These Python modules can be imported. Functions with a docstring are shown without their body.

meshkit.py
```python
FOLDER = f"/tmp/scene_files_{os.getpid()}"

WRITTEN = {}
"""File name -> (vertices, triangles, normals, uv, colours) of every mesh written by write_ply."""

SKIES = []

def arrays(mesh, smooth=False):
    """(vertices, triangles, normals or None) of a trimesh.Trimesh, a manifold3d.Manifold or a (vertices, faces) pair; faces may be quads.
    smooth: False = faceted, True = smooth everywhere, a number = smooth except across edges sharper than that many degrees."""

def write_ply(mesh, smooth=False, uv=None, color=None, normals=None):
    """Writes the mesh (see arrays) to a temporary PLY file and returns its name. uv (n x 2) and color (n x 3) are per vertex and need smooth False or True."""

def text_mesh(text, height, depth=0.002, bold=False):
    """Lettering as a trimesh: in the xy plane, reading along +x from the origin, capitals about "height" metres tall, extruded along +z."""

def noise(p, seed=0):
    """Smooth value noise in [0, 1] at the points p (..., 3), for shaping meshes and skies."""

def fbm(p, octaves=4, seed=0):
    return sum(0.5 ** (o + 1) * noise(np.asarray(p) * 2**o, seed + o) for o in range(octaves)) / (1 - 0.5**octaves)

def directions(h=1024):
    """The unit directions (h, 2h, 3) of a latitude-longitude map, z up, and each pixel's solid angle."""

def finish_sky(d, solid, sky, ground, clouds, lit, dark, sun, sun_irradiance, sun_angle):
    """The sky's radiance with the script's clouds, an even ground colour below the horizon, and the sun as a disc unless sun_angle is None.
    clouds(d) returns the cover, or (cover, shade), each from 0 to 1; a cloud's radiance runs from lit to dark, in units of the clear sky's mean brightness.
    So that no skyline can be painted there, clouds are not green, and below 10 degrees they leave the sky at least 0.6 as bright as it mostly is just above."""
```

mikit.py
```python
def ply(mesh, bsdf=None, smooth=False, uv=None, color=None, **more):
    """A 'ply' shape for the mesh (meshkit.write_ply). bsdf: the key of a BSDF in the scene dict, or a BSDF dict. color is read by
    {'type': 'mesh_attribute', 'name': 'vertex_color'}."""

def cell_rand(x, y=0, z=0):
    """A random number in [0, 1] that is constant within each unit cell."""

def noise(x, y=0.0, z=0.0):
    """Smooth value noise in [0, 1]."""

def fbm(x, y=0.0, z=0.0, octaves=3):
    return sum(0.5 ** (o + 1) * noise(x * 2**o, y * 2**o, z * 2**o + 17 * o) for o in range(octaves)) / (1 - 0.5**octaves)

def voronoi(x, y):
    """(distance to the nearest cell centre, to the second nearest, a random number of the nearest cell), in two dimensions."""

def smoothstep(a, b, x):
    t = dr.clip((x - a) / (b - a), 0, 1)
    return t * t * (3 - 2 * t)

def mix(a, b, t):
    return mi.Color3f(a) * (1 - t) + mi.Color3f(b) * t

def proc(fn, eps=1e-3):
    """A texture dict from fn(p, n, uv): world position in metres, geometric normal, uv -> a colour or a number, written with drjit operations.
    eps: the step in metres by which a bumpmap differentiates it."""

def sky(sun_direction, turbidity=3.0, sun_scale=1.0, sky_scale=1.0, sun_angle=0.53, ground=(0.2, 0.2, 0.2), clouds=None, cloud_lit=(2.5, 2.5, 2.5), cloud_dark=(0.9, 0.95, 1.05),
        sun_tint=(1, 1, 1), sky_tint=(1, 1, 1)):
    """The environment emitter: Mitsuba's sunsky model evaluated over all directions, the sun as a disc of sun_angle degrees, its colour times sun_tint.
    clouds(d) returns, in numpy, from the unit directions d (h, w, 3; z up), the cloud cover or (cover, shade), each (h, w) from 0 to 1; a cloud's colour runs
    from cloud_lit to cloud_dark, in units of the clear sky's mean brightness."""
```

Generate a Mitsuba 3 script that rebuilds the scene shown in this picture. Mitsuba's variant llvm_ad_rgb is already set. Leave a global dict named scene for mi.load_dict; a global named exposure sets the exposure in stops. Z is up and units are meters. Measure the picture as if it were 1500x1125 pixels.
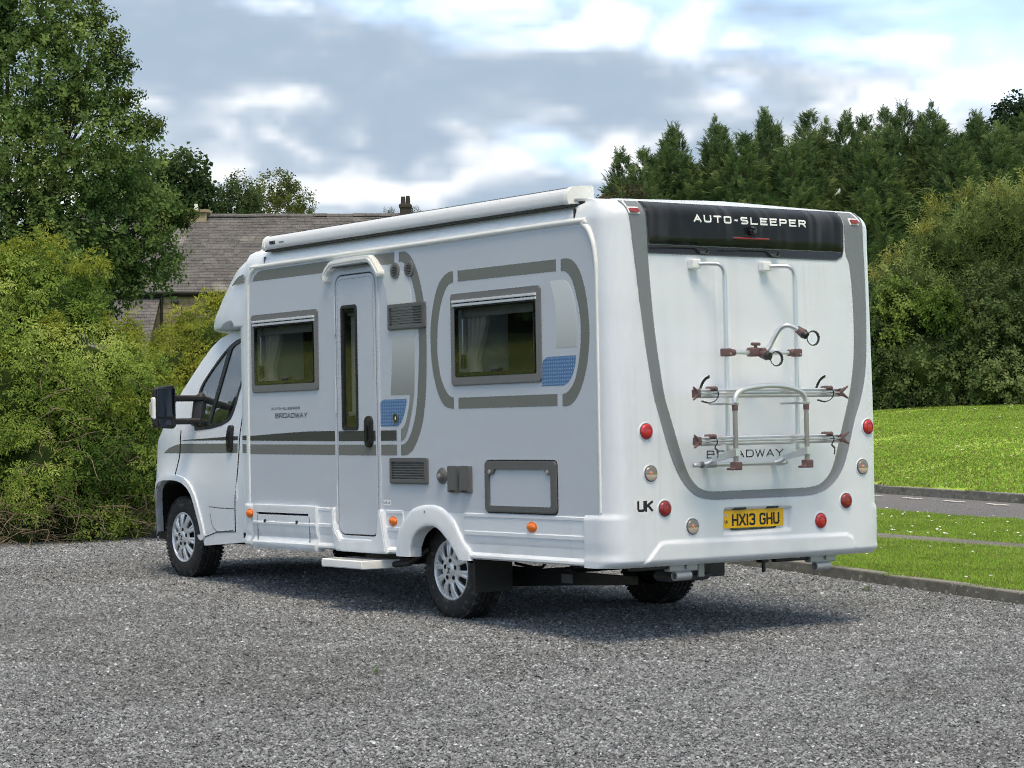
import math, random
import numpy as np, trimesh, manifold3d as m3, shapely
from shapely.geometry import Polygon, LineString, Point, MultiPolygon
from shapely.ops import unary_union
import drjit as dr, mitsuba as mi
import mikit, meshkit
from mikit import proc, noise, fbm, voronoi, cell_rand, smoothstep, mix

T = mi.ScalarTransform4f
scene, labels = {}, {}
# ---------------------------------------------------------------- camera, sky, exposure
CAM = np.array([-8.226, -10.483, 1.598]); YAW, PITCH, ROLL = math.radians(35.436), math.radians(-0.045), math.radians(-0.243)
FW = np.array([math.sin(YAW) * math.cos(PITCH), math.cos(YAW) * math.cos(PITCH), math.sin(PITCH)])
RT0 = np.array([math.cos(YAW), -math.sin(YAW), 0.0]); UP0 = np.cross(RT0, FW)
UP = UP0 * math.cos(ROLL) - RT0 * math.sin(ROLL)
scene['camera'] = {'type': 'perspective', 'fov': 25.817, 'fov_axis': 'x', 'near_clip': 0.1, 'far_clip': 3000.0,
                   'to_world': T().look_at(origin=CAM.tolist(), target=(CAM + FW).tolist(), up=UP.tolist())}
exposure = 3.7


def clouds(d):
    az = np.degrees(np.arctan2(d[..., 0], d[..., 1])); el = np.degrees(np.arcsin(np.clip(d[..., 2], -1, 1)))
    h = 1.0 / np.maximum(d[..., 2] + 0.10, 0.05)                                  # a layer overhead, seen in perspective
    p = np.stack([d[..., 0] * h * 0.42, d[..., 1] * h * 0.42, np.zeros_like(az)], -1)
    a = np.stack([az * 0.16, el * 0.42, az * 0], -1)
    w1, w2 = meshkit.fbm(a * 1.3 + 3.1, 4, 5) - 0.5, meshkit.fbm(a * 1.3 + 9.7, 4, 6) - 0.5
    q = a + np.stack([w1 * 0.7, w2 * 0.6, w1 * 0], -1)
    big = meshkit.fbm(p * 0.9 + np.array([3.9, 1.2, 0]), 4, 11)
    puff = meshkit.fbm(q * 1.25 + 4.0, 6, 31); fine = 1 - 1.6 * np.abs(meshkit.fbm(q * 3.0 + 1.0, 5, 37) - .5) * 2
    low = np.exp(-(el / 22.0) ** 2)                                               # the banks of cloud that stand over the horizon
    x, y = az + 5.0 * w1, el + 1.8 * w2
    bank = 0
    for ca, ce, sa, se, k in ((27.4, 6.9, 2.8, 0.8, -.62), (29.5, 5.1, 3.4, 0.65, -.50), (26.5, 4.2, 3.0, .8, -.35), (38.3, 5.7, 0.9, 0.75, -.95), (38.6, 8.9, 4.2, 0.75, -.36), (46.2, 7.6, 3.4, 0.9, -.55), (43.6, 6.4, 2.5, .6, -.45), (34.2, 4.9, 2.0, 0.5, -.36), (52.0, 5.5, 5.0, 1.2, -.5), (18.0, 6.0, 4.0, 1.2, -.5),
                              (31.8, 8.2, 4.6, 1.1, .34), (33.0, 6.4, 3.0, 0.6, .34), (33.5, 4.3, 3.5, .35, .2), (24.5, 9.2, 4.0, .8, .22), (42.0, 9.9, 3.0, .5, .22), (44.5, 8.6, 3.0, .4, .15)):
        bank = bank + k * np.exp(-((x - ca) / sa) ** 2 - ((y - ce) / se) ** 2)
    shade = 0.77 + low * bank + (puff - 0.5) * 1.45 + (fine - 0.55) * 0.62 + (1 - low) * (big - 0.5) * 1.3 - 0.34 * np.clip((el - 10.0) / 45.0, 0, 1)   # cloud thins overhead
    cover = 0.93 + (big - 0.47) * 1.2 + (puff - 0.5) * 1.1 - 0.30 * np.exp(-((x - 36.8) / 1.4) ** 2 - ((y - 5.4) / 0.9) ** 2)
    return np.clip(cover, 0, 1), .5 + .5 * np.tanh((shade - .5) * 3.2)

SUN = (-0.26, -0.55, 1.25)
scene['daylight'] = mikit.sky(SUN, turbidity=3.5, sun_scale=0.16, sky_scale=1.0, sun_angle=25, ground=(0.12, 0.13, 0.09), clouds=clouds,
                              cloud_lit=(0.98, 0.99, 1.00), cloud_dark=(0.335, 0.425, 0.53), sun_tint=(1.0, 0.98, 0.93))

# ---------------------------------------------------------------- materials


def two(b): return {'type': 'twosided', 'bsdf': b}
def rgb(*c): return {'type': 'rgb', 'value': list(c)}


def mat(name, col, rough=0.5, **k):
    c = col if isinstance(col, dict) else rgb(*(col if hasattr(col, '__len__') else (col,) * 3))
    scene[name] = two({'type': 'principled', 'base_color': c, 'roughness': rough, **k})


VC = {'type': 'mesh_attribute', 'name': 'vertex_color'}


def c_grp(p, n, uv):                                   # gelcoat with faint rain streaks, and road film low down
    g = fbm(p.x * 1.7, p.y * 1.7, p.z * 5.0, 3); s = noise(p.x * 14 + p.y * 9, p.y * 3, p.z * 0.9)
    st = noise(p.x * 46 + p.y * 31, 2.7, p.z * .55) * noise(p.x * 5 + p.y * 4, 8.1, p.z * .8)
    c = mix((.69, .735, .785), (.60, .635, .665), smoothstep(.45, .9, g * .75 + s * .3) * .45)
    c = mix(c, (.40, .41, .40), smoothstep(.34, .72, st) * .16)
    return mix(c, (.30, .27, .22), (1 - smoothstep(.38, .80, p.z)) * (.03 + .14 * smoothstep(.40, .75, fbm(p.x * 7 + p.y * 6, p.y * 5, p.z * 3, 3))))


def c_silver(p, n, uv):
    g = fbm(p.y * 1.1, p.z * 1.1, p.x, 3)
    return mix((.495, .54, .60), (.46, .505, .565), g)


def c_grad(p, n, uv): return mix((.20, .215, .205), (.60, .64, .65), smoothstep(1.35, 2.25, p.z))


def c_blue(p, n, uv):
    a, b = (p.y + 100) * 44.0, (p.z + p.y * .024) * 44.0
    d = dr.sqrt(dr.square(a - dr.floor(a) - .5) + dr.square(b - dr.floor(b) - .5))
    return mix((.21, .33, .52), (.075, .165, .34), smoothstep(.20, .34, d))


def c_black(p, n, uv):
    s = noise(p.x * 26, p.z * 2.2, 3.1) * noise(p.x * 9, 1.7, p.z)
    return mix((.010, .012, .014), (.055, .06, .068), smoothstep(.25, .7, s) * smoothstep(2.3, 2.62, p.z))


def c_tyre(p, n, uv):
    return mix((.022, .022, .023), (.075, .073, .07), smoothstep(.5, .8, fbm(p.x * 30, p.y * 30, p.z * 30, 3)))


mat('white_gelcoat', proc(c_grp), .22, specular=.5, clearcoat=.6, clearcoat_gloss=.85)
mat('silver_sheet', proc(c_silver), .34, specular=.5)
mat('grey_film', (.155, .165, .155), .4); mat('dark_film', (.045, .05, .045), .4); mat('gradient_film', proc(c_grad), .4); mat('blue_film', proc(c_blue), .35)
mat('ribbon_grey', (.20, .215, .225), .32, metallic=.25)
mat('cream_plastic', (.73, .745, .72), .40); mat('white_plastic', (.76, .78, .78), .4)
mat('grey_plastic', (.105, .108, .110), .45); mat('mid_grey_plastic', (.150, .155, .16), .4); mat('black_plastic', (.016, .017, .018), .42); mat('gloss_black', (.012, .013, .015), .08, specular=.6)
mat('black_panel', proc(c_black), .22, specular=.25)
mat('deep_black', (.006, .006, .006), .8)
mat('aluminium', (.72, .74, .76), .32, metallic=.85); mat('bright_aluminium', (.80, .81, .82), .22, metallic=.75)
mat('awning_white', (.60, .625, .65), .28, specular=.6, clearcoat=.4); mat('galvanised', (.42, .43, .44), .45, metallic=.5); mat('worn_steel', (.36, .33, .31), .35, metallic=.7)
mat('maroon_plastic', (.115, .065, .065), .45)
mat('tyre_rubber', proc(c_tyre), .75); mat('wheel_silver', (.74, .76, .78), .26, metallic=.4, clearcoat=.5); mat('wheel_dark', (.05, .05, .052), .5)
mat('red_lens', (.46, .008, .012), .08, specular=.7, clearcoat=1.0); mat('dark_red_lens', (.22, .006, .01), .12, specular=.7, clearcoat=1.0)
mat('amber_lens', (.75, .17, .012), .12, specular=.6, clearcoat=1.0)
mat('smoke_lens', (.20, .185, .165), .10, specular=.7, clearcoat=1.0, metallic=.3); mat('peach_lens', (.62, .50, .42), .16, specular=.6, clearcoat=1.0, metallic=.2)
mat('reflector', (.62, .6, .57), .12, metallic=.9); mat('orange_bulb', (.7, .25, .10), .3)
mat('plate_yellow', (.80, .46, .008), .35); mat('ink_black', (.008, .008, .010), .5); mat('ink_white', (.82, .83, .83), .4); mat('ink_grey', (.06, .065, .075), .5)
mat('sticker_white', (.70, .725, .75), .35); mat('ink_blue', (.02, .03, .14), .5); mat('ink_red', (.4, .02, .03), .5); mat('emblem_green', (.035, .05, .012), .3)
mat('mirror_glass', (.9, .9, .92), .02, metallic=1.0); mat('dark_mirror', (.075, .085, .10), .05, metallic=1.0)
mat('curtain_cloth', (.62, .6, .56), .9); mat('seat_cloth', (.12, .14, .17), .9); mat('cabin_lining', (.030, .030, .028), .8); mat('blind_cloth', (.38, .38, .36), .8)
scene['window_glass'] = {'type': 'thindielectric', 'int_ior': 1.5, 'specular_transmittance': rgb(.50, .53, .52), 'specular_reflectance': rgb(1, 1, 1)}
scene['cab_glass'] = {'type': 'thindielectric', 'int_ior': 2.1, 'specular_transmittance': rgb(.72, .80, .77), 'specular_reflectance': rgb(1, 1, 1)}
scene['lens_glass'] = {'type': 'thindielectric', 'int_ior': 1.5}


def c_gravelbed(p, n, uv):
    d1, d2, r = voronoi(p.x * 55, p.y * 55)
    f = fbm(p.x * .35, p.y * .35, 2.0, 3); w = fbm(p.x * 1.3, p.y * 1.3, 5.0, 3)
    c = mix((.075, .077, .076), (.30, .31, .305), r * r * .8 + .1) * (dr.lerp(.75, 1.1, f))
    return c * (1 - smoothstep(.25, .62, d1) * .6) * dr.lerp(.85, 1.1, w)


def c_asphalt(p, n, uv):
    g = noise(p.x * 90, p.y * 90, 0); f = fbm(p.x * .8, p.y * .8, 0, 3)
    return mix((.080, .080, .084), (.125, .124, .127), g * .6 + f * .4)


def c_path(p, n, uv):
    g = noise(p.x * 60, p.y * 60, 0); f = fbm(p.x * 2.2, p.y * 2.2, 0, 3)
    return mix((.07, .07, .066), (.16, .155, .135), g * .5 + f * .5)


def c_kerb(p, n, uv):
    g = fbm(p.x * 16, p.y * 16, p.z * 16, 4); m_ = fbm(p.x * 3, p.y * 3, p.z * 5, 3)
    return mix((.095, .093, .085), (.235, .23, .21), g) * (1 - .35 * smoothstep(.5, .75, m_)) * mix((1, 1, 1), (1.9, 1.9, 1.8), smoothstep(.80, .86, noise(p.x * 38, p.y * 38, p.z * 38)))


def c_turf(p, n, uv):
    f = fbm(p.x * .7, p.y * .7, 1, 4); g = fbm(p.x * 5.5, p.y * 5.5, 4, 3); b = fbm(p.x * 1.9 + 7, p.y * 1.9, 8, 3)
    c = mix((.19, .29, .045), (.27, .375, .065), f * .6 + g * .4)
    return mix(c, (.13, .105, .05), smoothstep(.66, .80, b) * .7)


def c_long(p, n, uv): return mix((.06, .085, .020), (.13, .155, .035), fbm(p.x * .5, p.y * .5, 3.0, 4))


def c_soil(p, n, uv): return mix((.03, .026, .02), (.075, .066, .05), fbm(p.x * 9, p.y * 9, p.z * 9, 3))


def c_slate(p, n, uv):
    r = cell_rand(dr.floor(p.x * 2.7), dr.floor(p.y * 2.7), dr.floor(p.z * 5.6)); f = fbm(p.x * .5, p.y * .5, p.z * 1.1, 4)
    c = mix((.070, .068, .068), (.170, .162, .158), r * .55 + f * .45)
    return mix(c, (.28, .27, .24), smoothstep(.62, .80, fbm(p.x * 1.1, p.y * 1.1, p.z * .6 + 5, 4)) * .55)


def c_stone(p, n, uv):
    r = cell_rand(dr.floor(p.x * 2.4), dr.floor(p.y * 2.4), dr.floor(p.z * 4.6)); f = fbm(p.x * 3, p.y * 3, p.z * 3, 3)
    return mix((.20, .155, .10), (.40, .335, .24), r * .6 + f * .4)


def c_bark(p, n, uv): return mix((.045, .036, .026), (.15, .125, .095), fbm(p.x * 14, p.y * 14, p.z * 4, 3))


for nm, fn, ro in (('gravel_bed_mat', c_gravelbed, .95), ('asphalt', c_asphalt, .9), ('path_tarmac', c_path, .95), ('kerb_concrete', c_kerb, .9), ('turf', c_turf, .95),
                   ('soil', c_soil, .95), ('long_grass', c_long, .95), ('slate', c_slate, .7), ('sandstone', c_stone, .95), ('bark', c_bark, .9)):
    mat(nm, proc(fn), ro, specular=.25)
mat('mortar', (.23, .2, .15), .95, specular=.2); mat('road_paint', (.62, .61, .57), .8, specular=.2); mat('brick_soot', (.06, .052, .046), .9, specular=.2)
scene['petal_white'] = two({'type': 'diffuse', 'reflectance': rgb(.75, .75, .72)})
scene['leaf'] = {'type': 'principledthin', 'base_color': VC, 'roughness': .48, 'diff_trans': .75, 'spec_trans': 0.0, 'eta': 1.45}
scene['needle'] = {'type': 'principledthin', 'base_color': VC, 'roughness': .6, 'diff_trans': .35, 'spec_trans': 0.0, 'eta': 1.4}
scene['grass_blade'] = {'type': 'principledthin', 'base_color': VC, 'roughness': .6, 'diff_trans': .8, 'spec_trans': 0.0, 'eta': 1.35}

# ---------------------------------------------------------------- helpers
COUNT = {}


def key(base):
    n = COUNT.get(base, -1) + 1; COUNT[base] = n
    return base if n == 0 else '%s_%03d' % (base, n)


def put(name, mesh, bsdf, smooth=30, world=None, color=None, label=None, cat=None, group=None, kind=None):
    k = key(name)
    if not hasattr(mesh, 'faces') and hasattr(mesh, 'num_tri'): mesh = tri(mesh)
    if hasattr(mesh, 'faces') and len(mesh.faces) == 0: raise ValueError('empty mesh ' + k)
    d = mikit.ply(mesh, bsdf, smooth, color=color)
    if world is not None: d['to_world'] = world
    scene[k] = d
    tag(k, label, cat, group, kind)
    return k


def tag(k, label=None, cat=None, group=None, kind=None):
    e = {a: b for a, b in (('label', label), ('category', cat), ('group', group), ('kind', kind)) if b}
    if e: labels[k] = e


def man(v, f):
    return m3.Manifold(m3.Mesh(np.asarray(v, np.float32), np.asarray(f, np.uint32)))


def tri(m):
    r = m.to_mesh(); return trimesh.Trimesh(r.vert_properties[:, :3], r.tri_verts, process=False)


def cat(ms): return trimesh.util.concatenate([tri(m) if hasattr(m, 'to_mesh') else m for m in ms])


def box(x0, x1, y0, y1, z0, z1): return m3.Manifold.cube([x1 - x0, y1 - y0, z1 - z0]).translate([x0, y0, z0])


def rbox(x0, x1, y0, y1, z0, z1, r=.006):               # box with rounded edges
    if min(x1 - x0, y1 - y0, z1 - z0) < 2.2 * r: r = min(x1 - x0, y1 - y0, z1 - z0) / 2.3
    s = m3.Manifold.sphere(r, 8)
    return m3.Manifold.batch_hull([s.translate([x, y, z]) for x in (x0 + r, x1 - r) for y in (y0 + r, y1 - r) for z in (z0 + r, z1 - r)])


def cyl(p0, p1, r0, r1=None, n=24):
    p0, p1 = np.array(p0, float), np.array(p1, float); d = p1 - p0; L = np.linalg.norm(d); d /= L
    a = np.cross(d, [0, 0, 1] if abs(d[2]) < .9 else [1, 0, 0]); a /= np.linalg.norm(a); b = np.cross(d, a)
    M = np.stack([a, b, d, p0], 1)
    return m3.Manifold.cylinder(L, r0, r0 if r1 is None else r1, n).transform(M)


def spline(pts, n=8):
    P = np.array(pts, float)
    if len(P) < 3: return P
    Q = np.vstack([2 * P[0] - P[1], P, 2 * P[-1] - P[-2]]); out = []
    for i in range(1, len(Q) - 2):
        t = np.linspace(0, 1, n, endpoint=False)[:, None]
        a, b, c, d = Q[i - 1], Q[i], Q[i + 1], Q[i + 2]
        out.append(.5 * (2 * b + (c - a) * t + (2 * a - 5 * b + 4 * c - d) * t ** 2 + (3 * b - a - 3 * c + d) * t ** 3))
    return np.vstack(out + [P[-1:]])


def tube(pts, r, sides=12, sm=6, flat=None):            # swept tube; flat=(w,h) sweeps a strap
    P = spline(pts, sm) if sm > 1 else np.array(pts, float)
    t = np.gradient(P, axis=0); t /= np.linalg.norm(t, axis=1, keepdims=True) + 1e-12
    ref = np.array([0, 0, 1.0]); N = []
    n0 = np.cross(t[0], ref)
    if np.linalg.norm(n0) < .2: n0 = np.cross(t[0], [1.0, 0, 0])
    for i in range(len(P)):
        n0 = n0 - t[i] * (n0 @ t[i]); n0 /= np.linalg.norm(n0); N.append(n0)
    N = np.array(N); B = np.cross(t, N); R = np.broadcast_to(np.asarray(r, float), (len(P),))
    a = np.arange(sides) * 2 * np.pi / sides
    ca, sa = np.cos(a), np.sin(a)
    if flat is not None: ca, sa, R = np.sign(ca) * flat[0], np.sign(sa) * flat[1], np.ones(len(P))
    V = (P[:, None] + R[:, None, None] * (ca[None, :, None] * N[:, None] + sa[None, :, None] * B[:, None])).reshape(-1, 3)
    F = []
    for i in range(len(P) - 1):
        for j in range(sides):
            k = (j + 1) % sides
            F += [[i * sides + j, i * sides + k, (i + 1) * sides + k], [i * sides + j, (i + 1) * sides + k, (i + 1) * sides + j]]
    V = np.vstack([V, P[:1], P[-1:]]); e = len(V)
    for j in range(sides):
        k = (j + 1) % sides
        F += [[e - 2, k, j], [e - 1, (len(P) - 1) * sides + j, (len(P) - 1) * sides + k]]
    return trimesh.Trimesh(V, F, process=False)


def lathe_x(prof, n=48):                                # prof: (x, r); revolved about the x axis
    P = np.array(prof, float); a = np.arange(n) * 2 * np.pi / n
    V = np.stack([np.repeat(P[:, :1], n, 1), P[:, 1:] * np.cos(a), P[:, 1:] * np.sin(a)], -1).reshape(-1, 3)
    F = [[i * n + j, i * n + (j + 1) % n, (i + 1) * n + (j + 1) % n, (i + 1) * n + j] for i in range(len(P) - 1) for j in range(n)]
    F = np.array(F); return trimesh.Trimesh(V, np.vstack([F[:, [0, 2, 1]], F[:, [0, 3, 2]]]), process=False)


def polys(g):
    if g.is_empty: return []
    return [x for x in (g.geoms if hasattr(g, 'geoms') else [g]) if x.geom_type == 'Polygon' and x.area > 1e-9]


def extr(g, depth):                                     # shapely -> Manifold, in xy, thickness along +z
    out = []
    for p in polys(g):
        cs = m3.CrossSection([np.array(r.coords)[:-1] for r in (p.exterior, *p.interiors)], m3.FillRule.EvenOdd)
        out.append(cs.extrude(depth))
    return m3.Manifold.batch_boolean(out, m3.OpType.Add) if len(out) > 1 else out[0]


def sm(pts, r=.01):                                     # polygon with rounded corners
    return Polygon(pts).buffer(0).buffer(r).buffer(-2 * r).buffer(r)


def curve(pts, n=6): return spline(pts, n).tolist()


def skin(g, surf, out0, thick=.004, length=None, side='x'):
    """a thin solid laid on a surface: polygon g in (u, v); surf(u, v) gives the depth; out0 = how proud"""
    m = extr(g, 1.0)
    if length: m = m.refine_to_length(length) if length < .9 else m
    V = tri(m); v = V.vertices.copy(); s = surf(v[:, 0], v[:, 1]) if callable(surf) else np.full(len(v), surf)
    depth = s - out0 + (1 - v[:, 2]) * (thick)
    V.vertices = np.stack([depth, v[:, 0], v[:, 1]] if side == 'x' else [v[:, 0], depth, v[:, 1]], 1)
    if side == 'x': V.invert() if V.volume < 0 else None
    elif V.volume < 0: V.invert()
    return V


# squared stroke lettering: polylines on a 1 x 1 cell
def arc(cx, cy, rx, ry, a0, a1, n=10):
    t = np.radians(np.linspace(a0, a1, n)); return [(cx + rx * math.cos(a), cy + ry * math.sin(a)) for a in t]


def RR(x0, y0, x1, y1, r=.16):
    return arc(x1 - r, y1 - r, r, r, 0, 90, 5) + arc(x0 + r, y1 - r, r, r, 90, 180, 5) + arc(x0 + r, y0 + r, r, r, 180, 270, 5) + arc(x1 - r, y0 + r, r, r, 270, 360, 5)


GLY = {
    'A': [[(0, 0), (.5, 1), (1, 0)], [(.2, .32), (.8, .32)]], 'U': [[(0, 1), (0, .2), (.06, .06), (.2, 0), (.8, 0), (.94, .06), (1, .2), (1, 1)]],
    'T': [[(0, 1), (1, 1)], [(.5, 1), (.5, 0)]], 'O': [RR(0, 0, 1, 1) + [(1, .84)]], '-': [[(.2, .48), (.8, .48)]],
    'S': [[(1, 1), (.14, 1), (0, .88), (0, .62), (.14, .52), (.86, .5), (1, .4), (1, .12), (.86, 0), (0, 0)]], 'L': [[(0, 1), (0, 0), (1, 0)]],
    'E': [[(1, 1), (0, 1), (0, 0), (1, 0)], [(0, .52), (.85, .52)]], 'P': [[(0, 0), (0, 1), (.86, 1), (1, .9), (1, .55), (.86, .44), (0, .44)]],
    'R': [[(0, 0), (0, 1), (.86, 1), (1, .9), (1, .58), (.86, .46), (0, .46)], [(.55, .46), (1, 0)]],
    'B': [[(0, 0), (0, 1), (.8, 1), (.93, .9), (.93, .62), (.8, .53), (0, .53)], [(.8, .53), (1, .42), (1, .12), (.86, 0), (0, 0)]],
    'D': [[(0, 0), (0, 1), (.75, 1), (1, .75), (1, .25), (.75, 0), (0, 0)]], 'W': [[(-.05, 1), (.22, 0), (.5, .95), (.78, 0), (1.05, 1)]],
    'Y': [[(0, 1), (.5, .45), (1, 1)], [(.5, .45), (.5, 0)]], 'H': [[(0, 0), (0, 1)], [(1, 0), (1, 1)], [(0, .5), (1, .5)]], 'X': [[(0, 0), (1, 1)], [(0, 1), (1, 0)]],
    '1': [[(.5, 0), (.5, 1)]], '3': [[(0, .8), (.08, .95), (.25, 1), (.75, 1), (.95, .92), (1, .75), (.95, .58), (.75, .52), (.4, .52)], [(.75, .52), (.95, .44), (1, .25), (.95, .08), (.75, 0), (.25, 0), (.08, .06), (0, .2)]],
    'G': [[(1, .78), (.93, .95), (.75, 1), (.25, 1), (.06, .93), (0, .75), (0, .25), (.06, .07), (.25, 0), (.75, 0), (.94, .07), (1, .25), (1, .45), (.55, .45)]],
    'K': [[(0, 0), (0, 1)], [(1, 1), (0, .42)], [(.32, .6), (1, 0)]], 'a': [[(.1, .85), (.3, 1), (.7, 1), (.9, .85), (.9, 0)], [(.9, .55), (.3, .55), (.1, .4), (.1, .15), (.3, 0), (.7, 0), (.9, .15)]]}


def letters(text, x0, y0, w, h, stroke, gap=.35, wid={}):
    """shapely outlines of stroke lettering that fills the rectangle (x0, y0, w, h)"""
    ws = [wid.get(c, {'-': .5, '1': .25, ' ': .45, 'W': 1.15}.get(c, 1.0)) for c in text]
    unit = (w - stroke) / (sum(ws) + gap * (len(text) - 1)); at, out = x0 + stroke / 2, []
    for c, q in zip(text, ws):
        for line in GLY.get(c, []):
            out.append(LineString([(at + a * q * unit, y0 + stroke / 2 + b * (h - stroke)) for a, b in line]).buffer(stroke / 2, cap_style='square' if c not in '3GSaD' else 'flat', join_style='mitre', mitre_limit=2))
        at += (q + gap) * unit
    return unary_union(out)


def bevel(g, t, b=.004):                                # extruded polygon with a chamfered outer edge, thickness t along +z
    out = []
    for p in polys(g):
        q = p.buffer(-b, join_style='mitre')
        low = extr(p, t - b)
        if q.is_empty: out.append(low); continue
        steps = [low]
        for s in (.35, .7, 1.0):
            qq = p.buffer(-b * (1 - math.sqrt(max(0, 1 - s * s))) if s < 1 else -b, join_style='mitre')
            if not qq.is_empty: steps.append(extr(qq, t - b + b * s))
        out.append(m3.Manifold.batch_boolean(steps, m3.OpType.Add))
    return m3.Manifold.batch_boolean(out, m3.OpType.Add)


def side(m, x0=0.0):                                    # (u, v, w) solid -> on the left flank, w growing outwards (-x)
    V = m if isinstance(m, trimesh.Trimesh) else tri(m); v = V.vertices
    V.vertices = np.stack([x0 - v[:, 2], v[:, 0], v[:, 1]], 1); V.invert()
    return V


def rect(y0, y1, z0, z1, r=0.0):
    p = Polygon([(y0, z0), (y1, z0), (y1, z1), (y0, z1)])
    return p.buffer(-r).buffer(r, quad_segs=6) if r else p


def ss(a, b, x):
    t = np.clip((np.asarray(x, float) - a) / (b - a), 0, 1); return t * t * (3 - 2 * t)


# ================================================================ MOTORHOME (built level in its own frame: x across, y forward, z up; then set nose-down on its wheels)
HUB_R, HUB_F, WB, YR, TYRE = .2913, .3887, 4.035, 2.0234, .335
ANG = -math.atan2(HUB_F - HUB_R, WB); CA, SA = math.cos(ANG), math.sin(ANG)
RX = np.array([[1, 0, 0], [0, CA, -SA], [0, SA, CA]]); TW = np.array([0, YR, TYRE]) - RX @ np.array([0, YR, HUB_R])
VMAT = np.eye(4); VMAT[:3, :3] = RX; VMAT[:3, 3] = TW
VM = T(VMAT.tolist())
WID = 2.22


def mh(name, mesh, bsdf, smooth=30, label=None):        # one part (or sub-part) of the motorhome
    return put('motorhome__' + name, mesh, bsdf, smooth, VM, label=label)


labels['motorhome'] = {'label': 'white and silver coachbuilt motorhome parked on the gravel, seen from its rear nearside corner', 'category': 'motorhome'}

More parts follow.
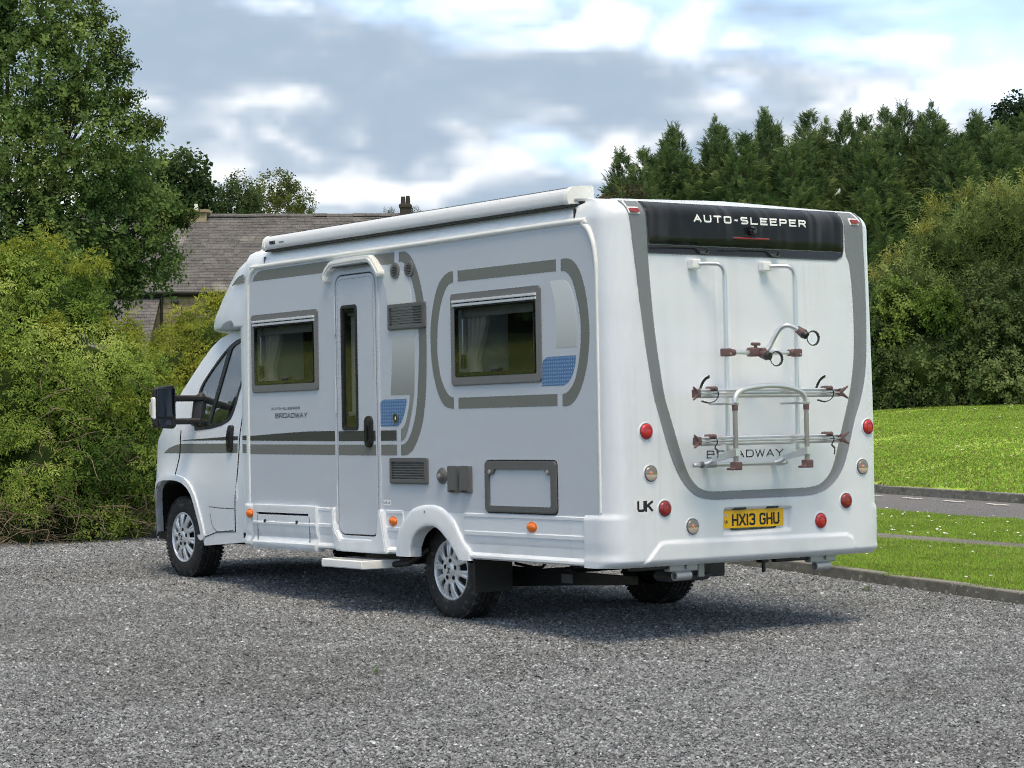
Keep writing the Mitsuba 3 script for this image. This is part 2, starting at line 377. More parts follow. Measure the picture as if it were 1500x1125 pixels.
# ---- rear surface
U_OUT = [(.104, 2.66), (.145, 2.489), (.163, 2.328), (.181, 2.167), (.206, 1.959), (.231, 1.775), (.262, 1.590), (.296, 1.416), (.337, 1.292), (.400, 1.105), (.471, .952), (.545, .856), (.634, .795), (.74, .773), (.84, .770), (1.0, .770),
         (1.38, .770), (1.50, .771), (1.61, .778), (1.722, .812), (1.826, .891), (1.897, 1.013), (1.972, 1.246), (2.036, 1.400), (2.085, 1.603), (2.108, 1.915), (2.110, 2.165), (2.102, 2.415), (2.097, 2.66)]
U_IN = [(.262, 2.66), (.288, 2.471), (.295, 2.286), (.306, 2.123), (.323, 1.915), (.348, 1.718), (.379, 1.532), (.405, 1.404), (.449, 1.279), (.520, 1.079), (.577, .949), (.642, .872), (.715, .840), (.80, .833), (1.0, .833),
        (1.38, .833), (1.50, .833), (1.60, .838), (1.69, .864), (1.777, .954), (1.850, 1.162), (1.930, 1.400), (1.973, 1.603), (1.987, 1.789), (1.983, 2.038), (1.962, 2.261), (1.930, 2.347), (1.92, 2.66)]
P_OUT, P_IN = Polygon(curve(U_OUT, 4)), Polygon(curve(U_IN, 4))
P_BLK = sm([(.288, 2.284), (1.85, 2.284), (1.905, 2.31), (1.918, 2.36), (1.922, 2.66), (.266, 2.66), (.290, 2.35)], .012)
P_BUM = sm([(.15, .33), (.189, .396), (.326, .533), (.371, .543), (1.883, .529), (1.94, .50), (1.965, .441), (1.947, .386), (1.93, .33)], .02)
P_PLT = sm([(.835, .560), (1.405, .566), (1.413, .712), (.845, .720)], .018)


def inside(g, u, v, ramp):                              # 0 outside, 1 inside, over a ramp within the edge
    u, v = np.asarray(u, float), np.asarray(v, float)
    d = shapely.distance(shapely.points(u, v), g.boundary)
    return np.where(shapely.contains_xy(g, u, v), ss(0, ramp, d), 0.0)


def yflat(x, z):                                        # everything but the corner rounding
    x, z = np.asarray(x, float), np.asarray(z, float)
    y = .085 * np.clip((z - 2.50) / .115, 0, 1) ** 2.4 + .05 * np.clip((.43 - z) / .045, 0, 1) ** 2
    y = y + .016 * inside(P_OUT, x, z, .035) - .014 * inside(P_BUM, x, z, .02) + .03 * inside(P_PLT, x, z, .012)
    return y + .020 * ss(.60, .40, z) * 0 - .006 * np.sin(np.clip((z - .8) / 1.6, 0, 1) * np.pi)


def rad(z): return .15 + .10 * ss(1.0, 2.6, z)


def yrear(x, z):
    x, z = np.asarray(x, float), np.asarray(z, float)
    r = rad(z); e = np.clip((r - np.minimum(x, WID - x)) / r, 0, 1)
    return .17 * (1 - (1 - e ** 2.3) ** (1 / 2.3)) + yflat(x, z)


def rear_cap():
    zs = np.concatenate([np.linspace(.385, .44, 8), np.linspace(.45, 2.49, 205), np.linspace(2.50, 2.615, 16)])
    ph = np.radians(np.linspace(0, 90, 22)); rows = []
    for z in zs:
        r = rad(z); cx = r * (1 - np.cos(ph) ** (2 / 2.3)); cy = .17 * (1 - np.sin(ph) ** (2 / 2.3))
        mx = np.linspace(r, WID - r, 232)[1:-1]
        X = np.concatenate([[0, 0], cx, mx, (WID - cx)[::-1], [WID, WID]]); Yc = np.concatenate([[.30, .235], cy, mx * 0, cy[::-1], [.235, .30]])
        Yv = Yc + yflat(X, z) * np.clip((.30 - Yc) / .25, 0, 1)
        b = ss(.715, .675, z) * (1 - .25 * ss(.55, .47, z) + .45 * ss(.47, .42, z)); near = ss(.26, .05, X) - ss(WID - .26, WID - .05, X)
        X = X - .016 * b * near; topin = .045 * np.clip((z - 2.48) / .135, 0, 1) ** 2
        X = WID / 2 + (X - WID / 2) * (1 - topin / 1.11)
        rows.append(np.stack([X, Yv, np.full(len(X), z)], 1))
    last = rows[-1].copy(); last[:, 1] = np.maximum(last[:, 1], .30); last[:, 2] += .02; rows.append(last)
    n = len(rows[0]); V = np.vstack(rows); i, j = np.meshgrid(np.arange(len(rows) - 1), np.arange(n - 1), indexing='ij')
    q = np.stack([i * n + j, i * n + j + 1, (i + 1) * n + j + 1, (i + 1) * n + j], -1).reshape(-1, 4)
    return trimesh.Trimesh(V, np.vstack([q[:, [0, 1, 2]], q[:, [0, 2, 3]]]), process=False)


mh('rear_panel', rear_cap(), 'white_gelcoat', True)

# ---- coach shell with window openings and wheel wells
sec = [(0, .42), (0, 2.47), (.006, 2.52), (.020, 2.56), (.045, 2.595), (.10, 2.622), (.25, 2.64), (1.11, 2.66)]
sec = sec + [(WID - x, z) for x, z in sec[::-1][1:]]
shell = extr(Polygon(sec), 4.25)
shell = shell.transform(np.array([[1, 0, 0, 0], [0, 0, 1, .28], [0, 1, 0, 0]], float))
WINS = [(.713, 1.716, 1.524, 2.129), (3.443, 4.430, 1.539, 2.127)]
for y0, y1, z0, z1 in WINS:
    shell = shell - box(-.1, .42, y0 + .05, y1 - .05, z0 + .05, z1 - .07)
shell = shell - box(-.1, .40, 2.90, 3.10, 1.26, 2.11)
for x0, x1 in ((-.1, .46), (WID - .46, WID + .1)):
    shell = shell - cyl((x0, YR, .30), (x1, YR, .30), .43, n=40)
pill = Polygon([(0, 0), (0, .05), (.008, .10), (.03, .17), (.07, .24), (.12, .31), (.14, .36), (.20, .40), (WID - .20, .40), (WID - .14, .36), (WID - .12, .31), (WID - .07, .24), (WID - .03, .17), (WID - .008, .10), (WID, .05), (WID, 0)])
pillar = extr(pill, 1.46).translate([0, 4.50, .68])
mh('body_shell', cat([shell, pillar]), 'white_gelcoat', 25)
for y0, y1, z0, z1 in WINS + [(2.86, 3.14, 1.22, 2.14)]:  # dark lining behind each opening
    w = box(.0, .43, y0 + .03, y1 - .03, z0 + .03, z1 - .05) - box(-.1, .415, y0 + .045, y1 - .045, z0 + .045, z1 - .065)
    mh('cabin_lining', tri(w), 'cabin_lining', False)

# ---- low-profile pod over the cab
def pod():
    prof = [(2.055, 1.50), (2.06, 1.62), (2.076, 1.69), (2.146, 1.67), (2.25, 1.51), (2.368, 1.29), (2.483, .99), (2.53, .80), (2.575, .55), (2.61, .32), (2.635, .14)]
    prof = np.array(curve([(a, b) for a, b in prof], 4)); th = np.radians(np.linspace(0, 180, 61)); rings = []
    for k, (z, b) in enumerate(prof):
        ins = np.clip((z - 2.47) / .16, 0, 1) ** 2 * .10
        x = 1.11 - (1.11 - ins) * np.cos(th); y = 4.45 + max(b, .05) * np.sin(th)
        rings.append(np.stack([np.r_[x[0], x, x[-1]], np.r_[4.40, y, 4.40], np.full(len(th) + 2, z)], 1))
    n = len(rings[0]); V = np.vstack(rings); F = []
    for i in range(len(rings) - 1):
        for j in range(n):
            k = (j + 1) % n; F += [[i * n + j, i * n + k, (i + 1) * n + k], [i * n + j, (i + 1) * n + k, (i + 1) * n + j]]
    for s, e in ((0, -1), ((len(rings) - 1) * n, 1)):
        c = len(V); V = np.vstack([V, V[s:s + n].mean(0)])
        for j in range(n):
            k = (j + 1) % n; F.append([c, s + j, s + k] if e > 0 else [c, s + k, s + j])
    return man(V, F)


podm = pod()
if podm.volume() < 0: podm = man(tri(podm).vertices, tri(podm).faces[:, ::-1])
scoop = extr(Polygon([(4.76, 2.0), (4.765, 2.075), (4.80, 2.105), (4.86, 2.112), (5.0, 2.095), (5.14, 2.058), (5.17, 2.0)]), 1.0)
scoop = tri(scoop); v = scoop.vertices; scoop.vertices = np.stack([-.1 + v[:, 2] * .42 + np.clip((4.95 - v[:, 0]) / .3, 0, 1) * .02, v[:, 0], v[:, 1]], 1); scoop.invert() if scoop.volume < 0 else None
mh('overcab_pod', tri(podm - man(scoop.vertices, scoop.faces)), 'white_gelcoat', 30)

# ---- cab
def hw(y, z):
    y, z = np.asarray(y, float), np.asarray(z, float)
    t = np.clip(z - 1.18, 0, None)
    w = .977 - .165 * t * t / (t + .10) - .42 * (np.clip(y - 5.85, 0, None) / 1.2) ** 2.3
    w = w + .018 * np.exp(-((z - .80) / .28) ** 2) + .030 * np.exp(-(((y - 6.03) / .52) ** 4)) * ss(1.06, .80, z)
    return w


def xs(y, z): return 1.11 - hw(y, z)


prof = [(4.70, .40), (5.46, .345), (5.50, .345), (5.56, .55), (5.64, .74), (5.76, .83), (5.95, .862), (6.2, .855), (6.38, .80), (6.50, .66), (6.56, .5), (6.60, .36), (6.90, .32), (7.0, .42), (7.03, .60), (7.0, .84), (6.92, 1.0), (6.72, 1.12), (6.42, 1.235), (6.28, 1.33),
        (6.02, 1.545), (5.87, 1.672), (5.69, 1.826), (5.54, 1.935), (5.42, 1.995), (5.28, 2.028), (5.1, 2.045), (4.70, 2.055)]
cabp = Polygon(prof)
cab = extr(cabp, 2.0).refine_to_length(.055)


def place_cab(m, scale=1.0):
    V = tri(m); v = V.vertices
    w = hw(v[:, 0], v[:, 1]) * scale
    V.vertices = np.stack([1.11 + (v[:, 2] - 1.0) * w, v[:, 0], v[:, 1]], 1)
    if V.volume < 0: V.invert()
    return man(V.vertices, V.faces)


def cutx(g, x0, x1, L=.05):                             # prism along x through the outline g (y, z)
    V = tri(extr(g, 1.0)); v = V.vertices; V.vertices = np.stack([x0 + (x1 - x0) * v[:, 2], v[:, 0], v[:, 1]], 1)
    if V.volume < 0: V.invert()
    return man(V.vertices, V.faces)


WIN_D = sm(curve([(4.885, 1.945), (5.02, 1.955), (5.14, 1.935), (5.20, 1.90)], 4) + [(5.41, 1.305), (5.30, 1.310)] + curve([(5.22, 1.325), (5.11, 1.37), (5.05, 1.45), (5.02, 1.53)], 4) + [(4.89, 1.88)], .012)
WIN_Q = sm(curve([(5.26, 1.90), (5.33, 1.852), (5.49, 1.735), (5.60, 1.635), (5.635, 1.58)], 4) + [(5.665, 1.34), (5.64, 1.29), (5.48, 1.292), (5.452, 1.31)], .010)
WIN_ALL = sm(list(curve([(4.86, 1.965), (5.02, 1.985), (5.16, 1.965), (5.32, 1.885), (5.5, 1.752), (5.625, 1.645), (5.67, 1.575)], 4)) + [(5.70, 1.33), (5.66, 1.262), (5.40, 1.275)] + curve([(5.22, 1.298), (5.08, 1.345), (5.015, 1.45), (4.99, 1.53)], 4) + [(4.855, 1.90)], .015)
cabm = place_cab(cab)
inner = place_cab(extr(Polygon([(4.75, 1.0), (6.35, 1.0), (6.35, 1.20), (6.20, 1.33), (5.52, 1.88), (5.35, 1.97), (4.75, 1.99)]), 2.0).refine_to_length(.08), .955)
cabm = cabm - inner
for x0, x1 in ((-.2, .6), (WID - .6, WID + .2)): cabm = cabm - cutx(WIN_ALL, x0, x1)
ws = Polygon([(6.5, 1.28), (6.24, 1.42), (5.55, 1.965), (5.45, 2.02), (5.7, 2.2), (6.7, 1.6)])
cabm = cabm - cutx(ws, .42, WID - .42)
mh('cab_body', tri(cabm), 'white_gelcoat', 40)
mh('cab_interior', tri(place_cab(extr(Polygon([(4.76, .98), (6.3, .98), (6.3, 1.02), (4.76, 1.02)]), 2.0), .95) + box(.35, WID - .35, 5.95, 6.28, .98, 1.22)), 'black_plastic', False)
mh('windscreen', trimesh.Trimesh([[.42, 6.30, 1.34], [WID - .42, 6.30, 1.34], [WID - .50, 5.52, 1.95], [.50, 5.52, 1.95]], [[0, 1, 2], [0, 2, 3]], process=False), 'cab_glass', False)
for s, x0 in enumerate((.45, 1.28)):                     # seats seen through the glass
    sq = rbox(x0, x0 + .52, 4.98, 5.12, 1.0, 1.60, .06) + rbox(x0 + .13, x0 + .39, 4.98, 5.09, 1.62, 1.84, .045) + rbox(x0, x0 + .52, 5.05, 5.5, 1.0, 1.15, .05)
    mh('seat', tri(sq), 'seat_cloth', 40)
st = tube([(.72 + .19 * math.cos(a), 5.80 + .05 * math.sin(a), 1.32 + .18 * math.sin(a)) for a in np.linspace(0, 2 * np.pi, 25)], .016, 8, 1)
mh('steering_wheel', st, 'black_plastic', True)

# cab door: shut lines, glass, seals, handle
D = 'cab_door'
LL = .05
shut = LineString(curve([(5.905, 1.262), (5.905, 1.10), (5.93, .99), (5.948, .895)], 5)).buffer(.0055)
shut2 = LineString(curve([(5.948, .895), (5.82, .885), (5.70, .80), (5.62, .66), (5.57, .50), (5.54, .40)], 5)).buffer(.0035)
rearl = LineString(curve([(4.845, 2.03), (4.852, 1.7), (4.895, 1.25), (4.92, .92), (4.965, .70), (4.985, .47)], 5)).buffer(.0045)
sill = LineString([(4.99, .468), (5.30, .455), (5.54, .40)]).buffer(.003)
mh(D + '__shut_line', skin(unary_union([shut, shut2, rearl, sill]), xs, .004, .012, .045), 'deep_black', False)
mh(D + '__crease', skin(LineString(curve([(5.40, .655), (5.2, .648), (4.99, .65)], 3)).buffer(.003), xs, .001, .004, LL), 'deep_black', False)
pressing = LineString(curve([(5.39, .60), (5.365, .51), (5.30, .465), (5.2, .463), (5.02, .478)], 4)).buffer(.004)
mh(D + '__crease', skin(pressing, xs, .001, .004, LL), 'mid_grey_plastic', False)
mh(D + '__window_seal', skin(WIN_ALL.difference(unary_union([WIN_D, WIN_Q])), xs, .004, .012, LL), 'black_plastic', 30)
mh(D + '__window', skin(WIN_D, xs, -.004, .0005, LL), 'cab_glass', True); mh(D + '__quarter_window', skin(WIN_Q, xs, -.004, .0005, LL), 'cab_glass', True)
for nm in ('window', 'quarter_window'):                  # single sheets of glass: keep only the outer face
    k = 'motorhome__' + D + '__' + nm; g = skin(WIN_D if nm == 'window' else WIN_Q, xs, -.004, .0005, LL)
    o = g.vertices[:, 0] <= xs(g.vertices[:, 1], g.vertices[:, 2]) + .0042
    g.update_faces(o[g.faces].all(1)); g.remove_unreferenced_vertices(); scene[k] = {**mikit.ply(g, 'cab_glass', True), 'to_world': VM}
hb = skin(rect(5.005, 5.062, 1.088, 1.300, .026), xs, .03, .03, LL)
mh(D + '__handle', hb, 'black_plastic', 30)
mh(D + '__handle_grip', skin(rect(5.020, 5.047, 1.125, 1.265, .012), xs, .043, .02, LL), 'gloss_black', 30)
mh('door_handle_trim', skin(rect(4.925, 4.945, .70, .92, .008), xs, .004, .006, LL), 'white_gelcoat', 30)
# wheel arch lip of the cab
lip = LineString(curve([(5.525, .43), (5.56, .55), (5.64, .74), (5.76, .83), (5.95, .862), (6.2, .855), (6.38, .80), (6.50, .66), (6.56, .5), (6.60, .38)], 5))
mh('front_arch_lip', skin(lip.buffer(.045).difference(Polygon(list(lip.coords))), xs, .016, .02, LL), 'white_gelcoat', 40)
mh('front_wheel_well', tri(cyl((.30, 6.05, .42), (.62, 6.05, .42), .50, n=32) - cyl((.2, 6.05, .42), (.60, 6.05, .42), .49, n=32) - box(0, 1, 5, 7, -.5, .34)), 'deep_black', False)
mh('front_wheel_well', tri(cyl((WID - .62, 6.05, .42), (WID - .30, 6.05, .42), .50, n=32) - cyl((WID - .60, 6.05, .42), (WID - .2, 6.05, .42), .49, n=32) - box(1, 2.4, 5, 7, -.5, .34)), 'deep_black', False)
lp = np.array([lip.interpolate(t, normalized=True).coords[0] for t in np.linspace(0, 1, 50)]); x0_ = xs(lp[:, 0], lp[:, 1]) + .045
VV = np.vstack([np.stack([x0_, lp[:, 0] + .0, lp[:, 1] - .010], 1), np.stack([x0_ * 0 + .75, lp[:, 0], lp[:, 1] - .010], 1)]); c_ = np.array([6.05, .42]); VV[:, 1:] += (c_ - VV[:, 1:]) * .022
FQ = np.array([[i, i + 1, i + 51, i + 50] for i in range(49)]); mh('front_wheel_well', trimesh.Trimesh(VV, np.vstack([FQ[:, [0, 1, 2]], FQ[:, [0, 2, 3]]]), process=False), 'deep_black', True)
mh('bonnet_grille', tri(rbox(.55, WID - .55, 6.96, 7.05, .62, .80, .02)), 'black_plastic', 30)
for x0 in (.42, WID - .74): mh('headlight', tri(rbox(x0, x0 + .32, 6.72, 6.93, .86, 1.03, .05)), 'reflector', 40)

# mirrors: twin arms, housing, two glasses, indicator
def mirror(sgn):
    D = key('motorhome__door_mirror'); f = lambda x: x if sgn > 0 else WID - x

    def w(name, m, bs, s=40):
        V = m if isinstance(m, trimesh.Trimesh) else tri(m)
        if name not in ('arm', 'mounting_foot'): V.vertices = V.vertices + np.array([.035, 0, 0])
        if sgn < 0: V.vertices[:, 0] = WID - V.vertices[:, 0]; V.invert()
        put(D + '__' + name, V, bs, s, VM)
    hull = []
    for x, y, z, r in ((-.275, 5.585, 1.325, .035), (-.275, 5.585, 1.585, .03), (-.145, 5.58, 1.315, .035), (-.145, 5.58, 1.60, .03), (-.25, 5.63, 1.38, .045), (-.17, 5.63, 1.38, .045), (-.25, 5.625, 1.53, .04), (-.17, 5.625, 1.55, .04)):
        hull.append(m3.Manifold.sphere(r, 20).translate([x, y, z]))
    h = m3.Manifold.batch_hull(hull)
    h = h - box(-.4, .1, 5.40, 5.562, 1.2, 1.7)
    w('housing', h, 'black_plastic')
    w('glass', rbox(-.282, -.128, 5.552, 5.566, 1.375, 1.605, .005), 'dark_mirror')
    w('wide_angle_glass', rbox(-.27, -.16, 5.550, 5.566, 1.300, 1.355, .005), 'dark_mirror')
    w('arm', cat([rbox(-.13, .20, 5.59, 5.65, 1.498, 1.548, .014)]), 'black_plastic'); w('arm', cat([rbox(-.13, .20, 5.59, 5.65, 1.314, 1.364, .014)]), 'black_plastic')
    foot = m3.Manifold.batch_hull([m3.Manifold.sphere(.028, 16).translate(list(p)) for p in ((.22, 5.62, 1.57), (.18, 5.60, 1.30), (.22, 5.84, 1.31), (.26, 5.80, 1.45), (.15, 5.64, 1.52), (.125, 5.64, 1.33))])
    w('mounting_foot', foot, 'black_plastic')
    w('indicator', m3.Manifold.batch_hull([m3.Manifold.sphere(.012, 12).translate([-.303, y, z]) for y, z in ((5.585, 1.39), (5.585, 1.49), (5.63, 1.40), (5.63, 1.48))]), 'peach_lens')
    w('indicator_cover', m3.Manifold.batch_hull([m3.Manifold.sphere(.014, 12).translate([-.300, y, z]) for y, z in ((5.572, 1.37), (5.572, 1.52), (5.60, 1.38), (5.60, 1.52))]), 'white_plastic')


COUNT['motorhome__door_mirror'] = -1
mirror(1); mirror(-1)

# ---- silver side panels and trim
PAN = sm([(.166, .690), (4.487, .690)] + curve([(4.482, 1.6), (4.462, 2.25), (4.43, 2.40), (4.35, 2.462), (4.22, 2.474)], 6) + curve([(.42, 2.480), (.28, 2.455), (.21, 2.385), (.175, 2.24), (.166, 1.95)], 6), .004)
holes = unary_union([rect(y0 + .05, y1 - .05, z0 + .05, z1 - .07) for y0, y1, z0, z1 in WINS] + [rect(2.90, 3.10, 1.26, 2.11)])
mh('side_panel', skin(PAN.difference(holes), 0.0, .003, .004), 'silver_sheet', False)
mh('side_panel', skin(PAN, WID, .001, -.002), 'silver_sheet', False)
gp = [(4.505, .72), (4.502, 1.6), (4.482, 2.26), (4.450, 2.415), (4.37, 2.478), (4.23, 2.490), (2.2, 2.492), (.42, 2.496), (.265, 2.470), (.19, 2.395), (.152, 2.245), (.146, 1.95), (.146, .72)]
gpp = spline([(0, a, b) for a, b in gp], 10)
rr = np.interp(gpp[:, 2], [.7, 2.1, 2.40, 2.6], [.006, .007, .017, .019])
mh('gutter_trim', tube(gpp + np.array([-.003, 0, 0]), rr, 10, 1), 'cream_plastic', True)
mh('seam', tri(box(-.0008, .03, 4.2325, 4.2355, 2.50, 2.56)), 'mid_grey_plastic', False); mh('seam', tri(box(-.0015, .02, .362, .366, 2.515, 2.575)), 'deep_black', False)

# ---- printed bands and panels (thin film on the flank)
def film(name, pts, bsdf, proud=.0045, rnd=.003, src=None, raw=None):
    g = raw if raw is not None else sm(pts, rnd)
    mh(name, skin(g, src or 0.0, proud, .002 if src is None else .004, LL if src is not None else None), bsdf, False)


L_o = [(1.689, 2.280), (1.731, 2.279), (1.794, 2.258), (1.868, 2.200), (1.924, 2.095), (1.962, 1.959), (1.972, 1.820), (1.956, 1.657), (1.911, 1.517), (1.861, 1.436), (1.801, 1.389), (1.705, 1.372)]
L_i = [(1.705, 1.447), (1.757, 1.462), (1.817, 1.520), (1.864, 1.608), (1.888, 1.724), (1.892, 1.817), (1.877, 1.954), (1.841, 2.068), (1.790, 2.156), (1.744, 2.194), (1.689, 2.206)]
R_o = [(.500, 2.276), (.436, 2.275), (.366, 2.250), (.299, 2.172), (.251, 2.043), (.226, 1.884), (.225, 1.780), (.246, 1.644), (.287, 1.530), (.339, 1.447), (.393, 1.395), (.446, 1.372), (.507, 1.370)]
R_i = [(.507, 1.444), (.461, 1.455), (.398, 1.501), (.352, 1.585), (.322, 1.700), (.310, 1.794), (.315, 1.920), (.347, 2.038), (.387, 2.136), (.430, 2.182), (.465, 2.198), (.500, 2.201)]
film('band', curve(L_o, 5) + curve(L_i, 5), 'grey_film', rnd=.001); film('band', curve(R_o, 5) + curve(R_i, 5), 'grey_film', rnd=.001)
film('band', [(1.635, 2.280), (.551, 2.278), (.551, 2.204), (1.635, 2.208)], 'grey_film', rnd=.001); film('band', [(1.651, 1.446), (.561, 1.446), (.561, 1.372), (1.651, 1.373)], 'grey_film', rnd=.001)
G2 = curve([(.619, 2.146), (.511, 2.148), (.458, 2.140), (.415, 2.108), (.373, 2.029), (.352, 1.933), (.347, 1.816), (.358, 1.730)], 5) + curve([(.563, 1.730), (.556, 1.868), (.571, 2.019), (.619, 2.146)], 5)
film('gradient_panel', G2, 'gradient_film', rnd=.001)
B2 = curve([(.361, 1.678), (.372, 1.627), (.405, 1.554), (.451, 1.513), (.496, 1.497)], 5) + [(.72, 1.497), (.72, 1.62)] + curve([(.712, 1.640), (.690, 1.665), (.655, 1.678)], 4)
film('blue_panel', B2, 'blue_film', rnd=.001)
A1o = curve([(2.345, 2.456), (2.275, 2.454), (2.205, 2.420), (2.139, 2.341), (2.088, 2.235), (2.042, 2.085), (2.022, 1.920), (2.024, 1.706), (2.036, 1.520), (2.055, 1.397), (2.088, 1.283), (2.144, 1.181), (2.210, 1.106), (2.264, 1.077), (2.30, 1.068), (2.362, 1.067)], 5)
A1i = curve([(2.360, 1.140), (2.326, 1.143), (2.288, 1.159), (2.238, 1.210), (2.195, 1.285), (2.165, 1.365), (2.148, 1.445), (2.136, 1.530), (2.115, 1.760), (2.118, 1.919), (2.135, 2.085), (2.160, 2.178), (2.195, 2.263), (2.246, 2.345), (2.300, 2.383), (2.348, 2.388)], 5)
film('band', A1o + A1i, 'grey_film', rnd=.001)
G1 = curve([(2.60, 2.318), (2.467, 2.328), (2.301, 2.323), (2.242, 2.272), (2.199, 2.146), (2.172, 1.910), (2.168, 1.734), (2.182, 1.514), (2.199, 1.428), (2.235, 1.320), (2.280, 1.222), (2.314, 1.182), (2.345, 1.166)], 5) + [(2.359, 1.166), (2.357, 1.246)] + curve([(2.357, 1.246), (2.322, 1.263), (2.288, 1.309), (2.259, 1.378), (2.241, 1.441), (2.238, 1.479)], 4) + [(2.479, 1.481)] + curve([(2.455, 1.73), (2.462, 1.911), (2.500, 2.115), (2.532, 2.23), (2.60, 2.318)], 4)
film('gradient_panel', G1, 'gradient_film', .0048, rnd=.001)
B1 = curve([(2.280, 1.451), (2.291, 1.401), (2.319, 1.338), (2.353, 1.292), (2.397, 1.267)], 5) + [(2.621, 1.266), (2.622, 1.416)] + curve([(2.618, 1.425), (2.593, 1.445), (2.56, 1.452)], 3)
film('blue_panel', B1, 'blue_film', rnd=.001)
film('band', [(2.625, 1.239), (2.414, 1.239), (2.414, 1.167), (2.625, 1.167)], 'dark_film', rnd=.001); film('band', [(2.625, 1.141), (2.412, 1.141), (2.412, 1.067), (2.625, 1.067)], 'grey_film', rnd=.001)
film('band', [(4.485, 1.214), (4.0, 1.231), (3.582, 1.242), (3.225, 1.241), (3.225, 1.168), (4.485, 1.178)], 'dark_film', rnd=.0005); film('band', [(4.485, 1.151), (3.225, 1.144), (3.225, 1.070), (4.485, 1.077)], 'grey_film', rnd=.001)
film('band', [(4.41, 2.383), (4.385, 2.42), (4.33, 2.448), (4.26, 2.460), (3.205, 2.462), (3.205, 2.381)], 'grey_film', rnd=.003); film('band', [(2.66, 2.462), (2.405, 2.460), (2.407, 2.380), (2.66, 2.382)], 'grey_film', rnd=.001)
pil_x = lambda y, z: np.interp(y, [4.5, 4.55, 4.60, 4.67, 4.74, 4.81], [0, 0, .008, .03, .07, .12])
film('band', [(4.70, 1.213), (4.548, 1.219), (4.549, 1.182), (4.70, 1.186)], 'dark_film', .002, .0005, pil_x); film('band', [(4.70, 1.154), (4.550, 1.152), (4.553, 1.083), (4.70, 1.085)], 'grey_film', .002, .0005, pil_x)
film('band', [(5.88, 1.187), (5.115, 1.210), (4.93, 1.214), (4.93, 1.184), (5.115, 1.183), (5.88, 1.183)], 'dark_film', .002, .0004, xs); film('band', [(5.895, 1.157), (4.93, 1.157), (4.93, 1.082), (5.895, 1.081)], 'grey_film', .002, .001, xs)
film('band', curve([(5.915, 1.156), (5.99, 1.147), (6.12, 1.125), (6.27, 1.083)], 4) + [(5.915, 1.081)], 'grey_film', .002, .0005, xs)

# pod stripe
th = lambda y: np.clip((np.asarray(y) - 4.45) / 1.2, 0, .999)
podx = lambda y, z: 1.11 - 1.11 * np.sqrt(1 - th(y) ** 2)
film('band', curve([(4.53, 2.447), (4.64, 2.43), (4.74, 2.395), (4.80, 2.375)], 4) + [(4.53, 2.388)], 'grey_film', .02, .0005, podx)


# ---- windows
def coach_window(y0, y1, z0, z1):
    k = key('motorhome__window'); P = lambda n, m, b, s=30: put(k + '__' + n, m, b, s, VM)
    outer, inn = rect(y0, y1, z0, z1, .03), rect(y0 + .045, y1 - .045, z0 + .055, z1 - .060, .012)
    P('frame', side(bevel(outer, .016, .006) - extr(inn, .1)), 'mid_grey_plastic')
    P('frame_rebate', side(extr(rect(y0 + .035, y1 - .035, z0 + .03, z1 - .05).difference(rect(y0 + .078, y1 - .075, z0 + .085, z1 - .105, .02)), .010)), 'black_plastic')
    for dz in (0, .024): P('rail', side(bevel(rect(y0 + .035, y1 - .03, z1 - .062 - dz, z1 - .045 - dz), .028 - dz * .2, .004)), 'awning_white')
    pane = rect(y0 + .055, y1 - .055, z0 + .055, z1 - .095, .03)
    g = pane; V = tri(extr(g, 1.0)); v = V.vertices; keep = v[:, 2] > .5; V.update_faces(keep[V.faces].all(1)); V.remove_unreferenced_vertices(); v = V.vertices
    V.vertices = np.stack([np.full(len(v), -.017), v[:, 0], v[:, 1]], 1)
    P('pane', V, 'window_glass', False)
    P('pane_edge', side(extr(pane.difference(pane.buffer(-.009)), .007), -.010), 'gloss_black')
    P('blind', side(extr(rect(y0 + .05, y1 - .05, z1 - .155, z1 - .10), .012), .06), 'blind_cloth')
    # curtain: gathered cloth hanging at the forward side
    n = 40; t = np.linspace(0, 1, n); zz = np.linspace(z0 + .06, z1 - .10, 16); V_ = []
    for z in zz:
        gather = 1 - .55 * np.exp(-((z - (z0 + .16)) / .16) ** 2)
        V_.append(np.stack([.085 + .022 * np.sin(t * 26 + z * 2), (y1 - .085) - t * .23 * gather, np.full(n, z)], 1))
    i, j = np.meshgrid(np.arange(15), np.arange(n - 1), indexing='ij'); q = np.stack([i * n + j, i * n + j + 1, (i + 1) * n + j + 1, (i + 1) * n + j], -1).reshape(-1, 4)
    P('curtain', trimesh.Trimesh(np.vstack(V_), np.vstack([q[:, [0, 1, 2]], q[:, [0, 2, 3]]]), process=False), 'curtain_cloth', True)
    for yy in (y0 + .098, y1 - .105):
        P('stay', tube([(.012, yy, z0 + .20), (.012, yy, z1 - .17)], .0085, 8, 1), 'bright_aluminium', True)
        P('stay_end', tri(rbox(.0, .03, yy - .018, yy + .014, z0 + .11, z0 + .205, .005)), 'black_plastic')
    P('catch', tri(rbox(-.026, .02, (y0 + y1) / 2 - .05, (y0 + y1) / 2 + .03, z0 + .082, z0 + .105, .006)), 'black_plastic')


COUNT['motorhome__window'] = -1
for wv in WINS: coach_window(*wv)

